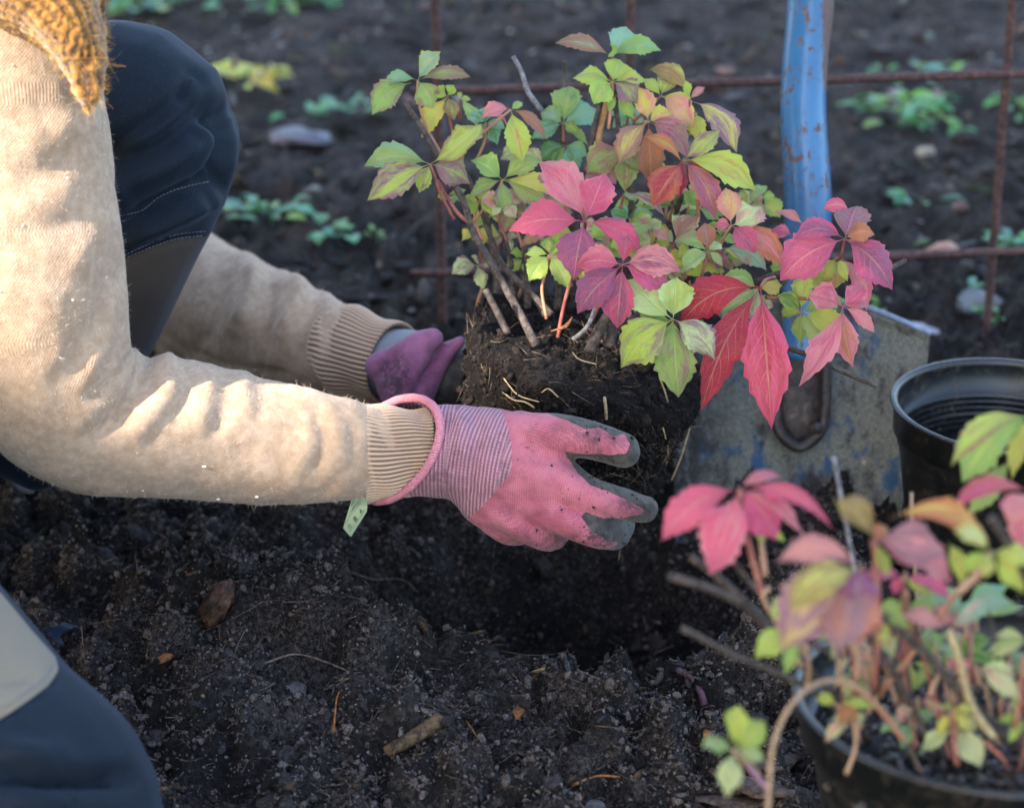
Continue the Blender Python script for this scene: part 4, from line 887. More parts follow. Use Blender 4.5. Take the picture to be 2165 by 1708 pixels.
NL = [
 ('E', 430, 240, .955, [(75, 442, 170, 'P', 'P', .2), (300, 602, 240, 'P', 'PP', -.04), (600, 450, 200, 'P', 'P', .12), (630, 165, 60, 'P', 'PP', .2), (730, 425, 90, 'P', 'PP', .14), (862, 385, 75, 'PP', 'P', .25)], [(470, 480), (540, 740)], 'red', .0019),
 ('E', 520, 400, .97, [(480, 350, 60, 'PG', 'YG'), (540, 480, 50, 'PG', 'YG'), (640, 470, 40, 'YG', 'YG')], [(550, 640)], 'tan', .0019),
 ('E', 1045, 480, .90, [(870, 268, 130, 'Y', 'B', .2), (1110, 400, 80, 'Y', 'O'), (1582, 440, 120, 'Y', 'O', .30, -.01, (1120, 375)), (1420, 640, 230, 'P', 'PP', .12), (1390, 520, 220, 'PP', 'MV', .16, -.01), (1455, 665, 80, 'Y', 'YG', .2, .0, (1380, 480)), (1120, 630, 60, 'Y', 'YG')], [(1060, 600), (1070, 900)], 'red', .002),
 ('E', 990, 600, .86, [(598, 548, 130, 'PP', 'MV', .28), (620, 950, 300, 'Y', 'MV', .12), (870, 975, 260, 'MV', 'O', -.03), (960, 760, 200, 'MV', 'PU', .0, -.01), (660, 760, 180, 'Y', 'B', .14)], [(1010, 720), (1050, 900)], 'red', .002),
 ('E', 1180, 640, .95, [(1010, 620, 70, 'P', 'P'), (1140, 720, 60, 'P', 'P', .1), (1410, 730, 90, 'P', 'P', .12), (1330, 740, 50, 'Y', 'YG')], [(1200, 800)], 'red', .0014),
 ('E', 1590, 530, .87, [(1418, 410, 100, 'PG', 'Y', .15), (1739, 700, 120, 'Y', 'YG', .15), (1800, 560, 110, 'Y', 'YG'), (1450, 620, 70, 'Y', 'YG', .1), (1560, 640, 60, 'YG', 'Y')], [(1540, 620), (1430, 720)], 'tan', .002),
 ('E', 1400, 885, .93, [(1175, 800, 100, 'PP', 'M', .05), (1330, 760, 80, 'PP', 'M'), (1600, 720, 90, 'PP', 'GB', .0), (1480, 800, 80, 'PP', 'M')], [(1420, 980)], 'tan', .0018),
 ('E', 1470, 820, .98, [(1690, 740, 120, 'GB', 'G', .1), (1670, 665, 110, 'GB', 'G', .15), (1739, 760, 60, 'GB', 'G'), (1230, 740, 120, 'GB', 'G', .1), (1320, 700, 100, 'GB', 'G', .1)], [(1480, 940)], 'tan', .0014),
 ('E', 1380, 1000, 1.0, [(1590, 915, 90, 'DG', 'G', .1), (1260, 900, 80, 'GB', 'G'), (1650, 1050, 60, 'DG', 'G', .15), (1230, 1150, 60, 'YG', 'G', .1), (1290, 1040, 80, 'GB', 'G')], [(1390, 1120)], 'tan', .0014),
 ('E', 1760, 940, .95, [(1570, 975, 60, 'PG', 'G', .1), (1600, 905, 60, 'PG', 'G', .1), (1590, 1000, 50, 'PG', 'G')], [(1770, 1100)], 'tan', .0016),
 ('E', 700, 900, .93, [(500, 1000, 120, 'YG', 'YG', .12), (640, 1078, 70, 'YG', 'G'), (590, 720, 120, 'G', 'YG'), (720, 780, 110, 'YG', 'G')], [(730, 1000)], 'tan', .0018),
 ('E', 1060, 800, .94, [(1210, 870, 70, 'YG', 'G', .1), (930, 770, 90, 'YG', 'G'), (1110, 950, 80, 'YG', 'B'), (1180, 760, 70, 'G', 'YG')], [(1060, 900)], 'tan', .0014),
 ('E', 405, 1440, .90, [(258, 1412, 110, 'PG', 'G', .1), (372, 1645, 110, 'G', 'PG', 0), (548, 1285, 130, 'YG', 'G', -.05), (545, 1475, 70, 'PG', 'G', .1), (430, 1210, 110, 'YG', 'G', .05)], [(430, 1470), (520, 1560)], None, .0018),
 ('E', 1420, 1340, .965, [(1248, 1445, 80, 'PG', 'PG', .05), (1545, 1505, 120, 'PG', 'PG', .1), (1550, 1320, 70, 'PG', 'PG', .1)], [(1440, 1380), (1500, 1400)], 'tan', .0014),
 ('E', 1250, 1200, .97, [(1375, 1300, 60, 'YG', 'PP', .25), (1150, 1310, 60, 'PG', 'PP', .1)], [(1250, 1260)], 'tan', .0012),
 ('E', 880, 1230, .95, [(1100, 1230, 60, 'Y', 'YG', .1), (960, 1300, 110, 'B', 'O'), (780, 1190, 60, 'Y', 'YG')], [(900, 1270)], 'tan', .0012),
 ('E', 1520, 1060, .95, [(1700, 1120, 110, 'PP', 'PG', .12), (1739, 1200, 80, 'PP', 'PG'), (1370, 1040, 60, 'PP', 'M', .1)], [(1540, 1140)], 'tan', .0014),
 ('F', 1340, 560, .99, [(900, 805, 130, 'YG', 'M', .22), (962, 905, 250, 'YG', 'G', .16), (1175, 705, 110, 'YG', 'G', .1), (1250, 900, 120, 'YG', 'Y', .0), (1000, 1100, 140, 'YG', 'G', -.05, 0, (1250, 800))], [(1400, 700)], 'tan', .002),
 ('F', 1360, 1010, .93, [(905, 1058, 110, 'P', 'O', .30), (1240, 1180, 200, 'PP', 'P', .1), (1300, 1310, 180, 'P', 'PP', .0)], [(1400, 1100)], 'red', .002),
]
for k in range(28):
    x0 = rgn.uniform(820, 1760) if k < 16 else rgn.uniform(1850, 2350); y0 = rgn.uniform(720, 1320) if k < 16 else rgn.uniform(480, 1250); a0 = rgn.uniform(0, 360); ca, cb = rgn.choice([('PG', 'PP'), ('YG', 'G'), ('PP', 'PG'), ('GB', 'G'), ('PG', 'G'), ('Y', 'YG')]); lets = []
    for j in range(rgn.choice([3, 4, 5])):
        a = math.radians(a0 + j * 75 + rgn.uniform(-14, 14)); L = rgn.uniform(80, 150)
        lets.append((x0 + L * math.cos(a), y0 + L * math.sin(a) * .75 + 30, L * rgn.uniform(.36, .5), ca, cb, rgn.uniform(.05, .25)))
    NL.append(('E', x0, y0, rgn.uniform(.94, 1.02), lets, [(x0 + rgn.uniform(-20, 20), y0 + 120), (x0 + rgn.uniform(-50, 50), y0 + 240)], rgn.choice(['tan', 'red']), .0013))
for i, L in enumerate(NL):
    add_leaf(pp, L[0], L[1], L[2], L[3], L[4], L[5], seed=i + 101, petmat=PM2[L[6]] if len(L) > 6 else None, pr=(L[7] if len(L) > 7 else .0014) * .8, wk=1.1)
# fallen leaflet on the soil
rg = random.Random(4); q = on(1505, 1443, .004)
me = leaflet_mesh(q, q + np.array([.015, .003, .002]), .006, .05, norm(np.array([0, -.3, 1.])), rg, 24)
o = link_mesh('fallen_leaflet', me, MAT_LEAF); o['ca'] = list(PAL['P']); o['cb'] = list(PAL['R']); o['par'] = [3., 0., 0.]; tag(o, 'small pink fallen leaflet on the soil left of the near pot', 'leaf')

# ------------------------------------------------------------------ shovel
sh = empty('garden_shovel', tuple(P(1690, 1080, 1.62)), 'blue steel shovel with a worn muddy blade stuck upright in the soil', 'shovel')
q = [P(1726, -900, 1.60), P(1722, -420, 1.60), P(1718, -200, 1.60), (P(1714, 0, 1.60)), P(1703, 120, 1.60), P(1698, 230, 1.60), P(1703, 330, 1.602), P(1708, 440, 1.605), P(1703, 560, 1.61), P(1698, 680, 1.612), P(1692, 760, 1.614)]
v, f = tube(q, [.0180, .0185, .0185, .0188, .0182, .0182, .0186, .0190, .0180, .017, .016], 28, n=60)
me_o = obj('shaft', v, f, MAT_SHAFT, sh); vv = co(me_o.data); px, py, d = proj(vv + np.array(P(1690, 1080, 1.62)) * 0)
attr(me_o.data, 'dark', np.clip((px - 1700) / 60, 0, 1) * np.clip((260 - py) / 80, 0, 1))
v, f = tube([P(1560, -930, 1.60), P(1726, -930, 1.60), P(1890, -930, 1.60)], .0175, 16, n=12); obj('grip', v, f, MAT_PLASTIC, sh)
def blade():
    V = []; F = []; nx, ny = 60, 70; dk = []
    for side in (0, 1):
        for j in range(ny + 1):
            t = j / ny
            for i in range(nx + 1):
                s = -1 + 2 * i / nx
                tx = 1700 + s * 268; ty0 = 640 + (62 if s > 0 else 95) * abs(s) ** 1.3 - (25 * (1 - abs(s)))
                lx, rx = 1418 + 10 * t - 0 * t, 1968 - 75 * t ** 1.2
                x = lx + (rx - lx) * (s + 1) / 2; y = ty0 + (1150 - ty0) * t
                dep = 1.632 - .028 * s * s + .012 * t + .004 * math.sin(s * 5) + (.0022 if side else 0)
                if s * s > .94 or t < .03: dep -= .003
                V.append(P(x, y, dep)); dk.append(max(0, (-s - .1)) * .9 + max(0, t - .75) * 1.2)
    m = nx + 1; o = m * (ny + 1)
    for j in range(ny):
        for i in range(nx):
            a = j * m + i; F.append((a, a + m, a + m + 1, a + 1)); F.append((o + a, o + a + 1, o + a + m + 1, o + a + m))
    for i in range(nx): F.append((i, i + 1, o + i + 1, o + i)); a = ny * m + i; F.append((a + 1, a, o + a, o + a + 1))
    for j in range(ny):
        a = j * m; F.append((a + m, a, o + a, o + a + m)); a = j * m + nx; F.append((a, a + m, o + a + m, o + a))
    ob = obj('blade', V, F, MAT_BLADE, sh); attr(ob.data, 'dark', dk)
blade()
# rolled tread along the top right edge, socket tongue with rivets
v, f = tube([P(1712, 622, 1.600), P(1830, 650, 1.602), P(1900, 676, 1.600), P(1968, 706, 1.598)], [.0020, .0024, .0024, .0020], 10, n=24); obj('tread', v, f, bark_mat('bare_steel', srgb(78, 88, 104), srgb(120, 134, 156), 90, .35, .6), sh)
v, f = tube([P(1690, 700, 1.612), P(1690, 800, 1.620), P(1690, 880, 1.626), P(1690, 935, 1.632)], [.0200, .0195, .0190, .0150], 24, n=30, flat=.35, flatdir=None); obj('socket_tongue', v, f, MAT_STEEL, sh)
v, f = tube([P(1640, 720, 1.603), P(1640, 860, 1.613), P(1650, 915, 1.616), P(1690, 945, 1.618), P(1732, 915, 1.616), P(1745, 860, 1.613), P(1745, 720, 1.603)], .0048, 10, n=40); obj('socket_edge', v, f, MAT_STEEL, sh)
v, f = sphere(P(1728, 905, 1.606), .005, 12, 8); obj('rivet', v, f, MAT_STEEL, sh)
v, f = sphere(P(1655, 760, 1.602), .005, 12, 8); obj('rivet', v, f, MAT_STEEL, sh)

# ------------------------------------------------------------------ rusty mesh fence
FY = 1.80
fe = empty('mesh_fence', (0, FY, 0), 'rusty steel reinforcing mesh standing behind the plant', 'fence')
def rod(a, b, k=0):
    v, f = tube([a, (a + b) / 2 + np.array([.001, .001, 0]), b], .0042, 10, n=60, rough=.06, seed=k); obj('rod', v, f, MAT_RUST, fe)
for k, (x0, x1) in enumerate([(916, 937), (1331, 1328), (1732, 1715), (2143, 2086), (2560, 2470), (2970, 2850)]):
    a, b = PY(x0, -60, FY), PY(x1, 700, FY); dr = (a - b) / (a[2] - b[2])
    rod(b - dr * (b[2] + .02), b + dr * (.62 - b[2]), k)
for k, (ya, yb) in enumerate([(195, 156), (579, 531), (-190, -215)]):
    a, b = PY(868, ya, FY - .009), PY(2180, yb, FY - .009); rod(a, a + (b - a) * 1.7, 20 + k)

# ------------------------------------------------------------------ small weeds in the background
def weed_leaf_mesh(L, w, seed):
    rg = random.Random(seed); V = []; F = []; n = 10
    for i in range(n + 1):
        u = i / n; hw = w / 2 * math.sin(math.pi * min(1, u * .97 + .015)) ** .7 * (1 + .12 * math.sin(u * 30))
        if u < .25: hw *= .15 + .85 * u / .25
        z = L * (.35 * u - .45 * u * u)
        for j in (-1, -.5, 0, .5, 1): V.append((L * u, j * hw, z + .25 * abs(j) * hw))
    for i in range(n):
        for j in range(4): F.append((i * 5 + j, i * 5 + j + 1, (i + 1) * 5 + j + 1, (i + 1) * 5 + j))
    me = bpy.data.meshes.new('leaf'); me.from_pydata(V, [], F); me.materials.append(MAT_WEED); me.polygons.foreach_set('use_smooth', [True] * len(F)); return me
WM = [weed_leaf_mesh(1, .52, 1), weed_leaf_mesh(1, .40, 2), weed_leaf_mesh(1, .65, 3)]
GRN = srgb(92, 150, 88); BGR = srgb(104, 156, 126); LGR = srgb(130, 166, 76); YEL = srgb(196, 190, 84)
def weed(px, py, size, nl, cols, label, hgt=.02, spread=1.0):
    c = PZ(px, py, .005); rg = random.Random(int(px * 7 + py)); size *= 1.3
    c[2] = float(gz(c[0:1], c[1:2])[0])
    w_ = empty('weed', tuple(c), label, 'weed', 'small weeds growing on the ground behind')
    for i in range(int(nl * 1.7)):
        o = bpy.data.objects.new('leaf', rg.choice(WM)); COL.objects.link(o); o.parent = w_
        a = rg.uniform(0, 6.28); r = rg.uniform(0, size * .5) * spread
        o.location = (r * math.cos(a), r * math.sin(a) * .8, rg.uniform(.3, 1) * hgt)
        s = size * rg.uniform(.22, .44); o.scale = (s, s, s); o.rotation_euler = (rg.uniform(-.4, .4), rg.uniform(-.5, .15), a + rg.uniform(-.7, .7))
        o['ca'] = [x * rg.uniform(.75, 1.15) for x in rg.choice(cols)]
    v, f = tube([np.array([0, 0, -.01]) , np.array([0, 0, hgt])], [.0018, .001], 6); me = bpy.data.meshes.new('stem'); me.from_pydata([tuple(map(float, q)) for q in v], [], f); me.materials.append(MAT_WEED)
    o = bpy.data.objects.new('stem', me); COL.objects.link(o); o.parent = w_; o['ca'] = list(GRN)
weed(575, 470, .062, 13, [GRN, BGR, LGR], 'largest green weed right of the blue knee', .03)
weed(705, 500, .052, 10, [BGR, GRN], 'low green weed just right of the largest one', .02)
weed(800, 512, .02, 4, [LGR], 'tiny bright seedling between the weeds and the fence post', .01)
weed(655, 240, .060, 10, [GRN, BGR], 'green weed above the greyish leaf scrap, left of the plant', .02)
weed(745, 235, .050, 7, [BGR, GRN], 'faint green weed touching the leftmost leaves', .015)
weed(525, 190, .075, 16, [YEL], 'yellow clump of weed beside the top of the knee', .03)
weed(330, 20, .12, 26, [GRN, BGR, LGR], 'wide green clump at the top edge above the knee', .05, 1.5)
weed(580, 8, .09, 14, [GRN, LGR], 'green clump at the top edge right of the wide one', .03)
weed(700, 5, .05, 6, [GRN], 'small green tuft at the top edge, rightmost there', .02)
weed(1905, 265, .088, 20, [LGR, GRN, BGR], 'bushy bright green weed right of the shovel shaft', .04)
weed(2010, 250, .05, 8, [GRN, LGR], 'small green weed between the bushy one and the fence rod', .02)
weed(1990, 190, .06, 8, [BGR, LGR], 'pale green weed just under the upper fence rod', .02)
weed(2160, 240, .07, 12, [LGR, GRN], 'green weed at the right edge behind the fence', .03)
weed(1850, 190, .04, 6, [GRN], 'faint weed tucked against the shovel shaft', .02)
weed(2150, 520, .05, 9, [GRN, BGR], 'green weed at the right edge level with the lower rod', .02)
weed(1858, 632, .022, 5, [LGR], 'tiny bright green seedling above the blade', .01)
weed(2050, 610, .04, 7, [GRN, BGR], 'little weed left of the right fence rod', .01)
weed(2105, 690, .03, 6, [GRN], 'little weed just behind the empty pot', .01)
weed(1950, 430, .05, 7, [BGR, GRN], 'sparse weed in the middle of the right background', .01)
weed(70, 1152, .014, 3, [LGR], 'tiny green sprout under the sleeve at the left', .005)
for i, (a, b, s, c, lab) in enumerate([(640, 300, .030, (.07, .07, .09), 'greyish leaf scrap below the green weed'), (2075, 640, .024, (.10, .11, .115), 'grey white stone beside the right fence rod'), (1990, 560, .020, (.25, .10, .05), 'rusty brown leaf scrap under the lower rod'), (1955, 335, .010, (.24, .20, .15), 'tan pebble below the bushy weed'),                                        (1940, 680, .02, (.3, .3, .34), 'greyish stone right behind the blade corner'), (1690 + 560, 480, .02, (.3, .28, .26), 'grey stone at the right edge'), (1530, 160, .018, (.12, .06, .04), 'blurred rusty leaf left of the shovel shaft'), (470, 860 - 560, .02, (.22, .2, .16), 'tan stone close to the knee')]):
    mm = simple('litter_%s' % 'abcdefghij'[i], c, .55); q = PZ(a, b, .006); q[2] = float(gz(q[0:1], q[1:2])[0]) + .005
    lump('leaf_scrap' if 'scrap' in lab or 'leaf' in lab else 'stone', q, s, (1.2, .8, .3 if 'leaf' in lab else .6), mm, lab, 'dead leaf' if 'leaf' in lab else 'stone', 40 + i, .38)

# ------------------------------------------------------------------ the person
per = empty('person', (-.62, 1.35, 0), 'kneeling gardener in beige sweater, mustard scarf, navy trousers and pink gloves', 'person')
def pr(px, d): return px / FPX * d
# --- sleeves / sweater
def sweater():
    A = [(-420, -420, 1.36, 330), (-120, -330, 1.27, 250), (-40, -60, 1.23, 222), (0, 230, 1.225, 218), (28, 480, 1.235, 222), (62, 680, 1.25, 212), (118, 820, 1.27, 178), (210, 888, 1.285, 158), (350, 905, 1.30, 152), (480, 922, 1.315, 142), (600, 940, 1.325, 128), (700, 950, 1.33, 116), (760, 955, 1.333, 104), (806, 955, 1.335, 96)]
    pa = [P(x, y, d) for x, y, d, r in A]; ra = [pr(r, d) for x, y, d, r in A]
    parts = capsule_chain(pa, ra)
    B = [(-420, -420, 1.55, 330), (-200, 0, 1.80, 240), (60, 380, 1.86, 200), (240, 560, 1.82, 172), (400, 640, 1.74, 148), (520, 685, 1.66, 132), (620, 712, 1.60, 116), (690, 730, 1.565, 102), (716, 738, 1.553, 96)]
    pb = [P(x, y, d) for x, y, d, r in B]; rb = [pr(r, d) for x, y, d, r in B]
    parts += capsule_chain(pb, rb)
    # torso leaning forward over the bed
    ts = [P(-420, -420, 1.45) + np.array([.0, .0, .0]), P(-700, -200, 1.5), P(-1150, 150, 1.5), P(-1450, 420, 1.5)]
    parts += capsule_chain(ts, [.13, .15, .15, .15])
    parts += capsule_chain([P(-300, -400, 1.32), P(-350, -400, 1.62)], [.10, .10])
    me = remeshed(parts, .0044, 5, 'sweater')
    F = [([(322, 735), (300, 800), (255, 870), (205, 925)], 15, -.0085), ([(285, 700), (270, 770), (225, 840), (170, 880)], 17, .006), ([(345, 742), (362, 790), (330, 860), (268, 930)], 17, .0065),
         ([(385, 760), (396, 820), (368, 890)], 11, -.0038), ([(432, 765), (440, 830), (415, 910)], 15, .0035), ([(470, 775), (480, 850), (455, 930)], 11, -.0028), ([(510, 780), (520, 860)], 12, .0026), ([(548, 790), (556, 850), (545, 900)], 11, -.0022),
         ([(240, 560), (205, 690), (140, 800)], 20, -.0045), ([(250, 640), (225, 730), (165, 820)], 12, .0035),
         ([(640, 825), (700, 870), (722, 930), (715, 990)], 16, .0048), ([(668, 870), (690, 930), (670, 1000)], 13, -.0050), ([(600, 815), (650, 870), (655, 930), (620, 1010)], 15, .0036), ([(735, 850), (762, 900), (752, 970), (710, 1030)], 15, .0050), ([(752, 905), (740, 980), (690, 1035)], 11, -.0048), ([(560, 1005), (640, 1040)], 14, .003), ([(480, 960), (570, 940)], 22, -.003),
         # upper arm soft folds
         ([(170, 330), (90, 370), (20, 380)], 26, -.0050), ([(190, 440), (120, 480), (40, 500)], 24, -.0035), ([(180, 250), (100, 290)], 26, .0045), ([(60, 560), (150, 600)], 24, -.0026), ([(220, 480), (150, 560)], 16, .003),
         # far sleeve
         ([(470, 560), (450, 640), (430, 740)], 16, -.0035), ([(520, 560), (540, 600), (505, 690)], 15, .0045), ([(575, 590), (560, 660), (550, 740)], 13, -.0035), ([(600, 595), (640, 620), (600, 700)], 14, .0045), ([(660, 625), (640, 690), (620, 760)], 12, -.003), ([(690, 630), (700, 660)], 12, .003), ([(330, 695), (450, 760), (600, 790)], 5, -.0022)]
    folds(me, [(a, b * 1.15, c * .78) for a, b, c in F[:-7]]); folds(me, [(a, b * 1.2, c * 1.9) for a, b, c in F[-7:-1]] + F[-1:])
    V = co(me); Nn = nrm(me)
    setco(me, V + Nn * (fbm(V, 18, 3, .5, 2) * .0022 + fbm(V, 90, 2, .5, 12) * .0005)[:, None])
    V = co(me)
    sa, ta, da = centre_param(V, pa); sb, tb, db = centre_param(V, pb); m = db < da
    s = np.where(m, sb, sa); t = np.where(m, tb, ta); r = np.where(m, .045, .05)
    attr(me, 'kuv', np.stack([s, t * r, m * 1.0], -1), 'FLOAT_VECTOR')
    o = link_mesh('sweater', me, MAT_SWEATER, per)
    return o, me, pa, ra, pb, rb
sw, swme, pa, ra, pb, rb = sweater()
def cuff(pts, rads, n_ribs, name='cuff', par=None, amp=.0010):
    """ribbed knit tube: real ribs along the arm"""
    C = crom(np.hstack([np.array(pts), np.array(rads)[:, None]]), 26); seg = n_ribs * 6; V = []; F = []; rib = []; uv = []
    T = np.gradient(C[:, :3], axis=0); s0 = 0
    for i in range(26):
        t = norm(T[i]); a = norm(np.cross(t, UPV)); b = np.cross(a, t); s0 += np.linalg.norm(C[i, :3] - C[i - 1, :3]) if i else 0
        for k in range(seg):
            th = 2 * math.pi * k / seg; c = math.cos(th * n_ribs)
            r = C[i, 3] + amp * c + .0012 * math.sin(i * .4 + 3 * th)
            V.append(C[i, :3] + a * r * math.cos(th) + b * r * math.sin(th)); rib.append(c); uv.append((s0, th * .03, 0))
    # turn the end inward
    for q in (1,):
        for k in range(seg):
            c = V[25 * seg + k] - C[25, :3]; V.append(C[25, :3] - norm(T[25]) * .004 + c * .9); rib.append(-1); uv.append((0, 0, 0))
    for i in range(26):
        for k in range(seg): k2 = (k + 1) % seg; F.append((i * seg + k, i * seg + k2, (i + 1) * seg + k2, (i + 1) * seg + k))
    o = obj(name, V, F, MAT_CUFF, par); attr(o.data, 'rib', rib); attr(o.data, 'kuv', uv, 'FLOAT_VECTOR'); return o
cuff([P(775, 957, 1.334), P(820, 957, 1.335), P(880, 953, 1.336), P(925, 950, 1.336)], [pr(104, 1.33), pr(97, 1.33), pr(88, 1.33), pr(85, 1.33)], 64, par=sw)
cuff([P(704, 737, 1.558), P(740, 745, 1.55), P(790, 760, 1.535), P(838, 772, 1.52)], [pr(95, 1.55), pr(96, 1.55), pr(88, 1.54), pr(86, 1.53)], 52, par=sw)
v, f = tube([P(800, 765, 1.53), P(850, 770, 1.52), P(885, 775, 1.51)], [pr(74, 1.53)] * 3, 32, n=12); o = obj('inner_sleeve', v, f, simple('pale_inner_sleeve', srgb(130, 134, 140), .9), per)
# wool fuzz and flecks of dust
SV, SN = co(swme), nrm(swme); px, py, d = proj(SV); vis = np.where((px > -60) & (px < 830) & (py > -60) & (py < 1100) & (SN @ FWD < .35))[0]
k = vis[RNG.integers(0, len(vis), 17000)]
fibres(len(k), SV[k] - SN[k] * .0003, RNG.uniform(.0008, .0026, len(k)), np.full(len(k), .00007), 'wool_fuzz', MAT_FUZZ, sw, dirs=SN[k] * .8 + RNG.normal(size=(len(k), 3)) * .55, bend=.8)
k = vis[RNG.integers(0, len(vis), 60)]; cloud('dust_flecks', SV[k] + SN[k] * .0006, RNG.uniform(.0003, .0009, 60), np.tile([[.8, .7, .5]], (60, 1)), mat=MAT_FLECK, parent=sw)
for a, b in ((425, 985), (460, 1052), (540, 1052)):
    i = vis[np.argmin((px[vis] - a) ** 2 + (py[vis] - b) ** 2)]; v, f = sphere(SV[i] + SN[i] * .0006, .0010, 8, 6, (1.5, 1, .7)); obj('straw_bit', v, f, MAT_FLECK, sw)

# --- scarf hanging from the shoulder
def scarf():
    pts = [P(-160, -130, 1.17), P(-20, -90, 1.155), (P(90, -20, 1.15)), P(150, 60, 1.15), P(180, 140, 1.155), P(187, 205, 1.16), P(183, 235, 1.165)]
    rad = [pr(130, 1.17), pr(125, 1.15), pr(100, 1.15), pr(72, 1.15), pr(45, 1.15), pr(27, 1.16), pr(10, 1.16)]
    parts = capsule_chain(pts, rad)
    parts += capsule_chain([P(120, -120, 1.22), P(190, -40, 1.22), P(205, 60, 1.22), P(196, 150, 1.20), P(190, 200, 1.18)], [pr(70, 1.2), pr(45, 1.2), pr(20, 1.2), pr(18, 1.2), pr(12, 1.2)])
    parts += capsule_chain([P(-350, -240, 1.2), P(-350, -500, 1.35), P(-330, -560, 1.55), P(-330, -420, 1.7)], [.05, .06, .06, .05])
    parts += capsule_chain([P(-350, -240, 1.2), P(-160, -130, 1.17)], [.045, .036])
    me = remeshed(parts, .0029, 4, 'scarf'); V = co(me); Nn = nrm(me); s, t, dd = centre_param(V, pts)
    rib = np.cos(t * 21 + .9 * np.sin(s * 40)); row = np.cos(s * 2 * math.pi / .0062 + 1.2 * rib)
    setco(me, V + Nn * (rib * .0010 + row * .0002 + fbm(V, 60, 3, .5, 5) * .0015 + fbm(V, 190, 3, .6, 15) * .0014)[:, None])
    attr(me, 'rib', rib); attr(me, 'kuv', np.stack([s, t * .03, 0 * s], -1), 'FLOAT_VECTOR')
    o = link_mesh('scarf', me, MAT_SCARF, per); V, Nn = co(me), nrm(me); qx, qy, _ = proj(V)
    vs = np.where((qx > -20) & (qy > -20) & (Nn @ FWD < .4))[0]; k = vs[RNG.integers(0, len(vs), 2200)]
    fibres(len(k), V[k], RNG.uniform(.0015, .0055, len(k)), np.full(len(k), .00008), 'scarf_fuzz', MAT_FUZZ_Y, o, dirs=Nn[k] * .7 + RNG.normal(size=(len(k), 3)) * .6, bend=1.0)
scarf()

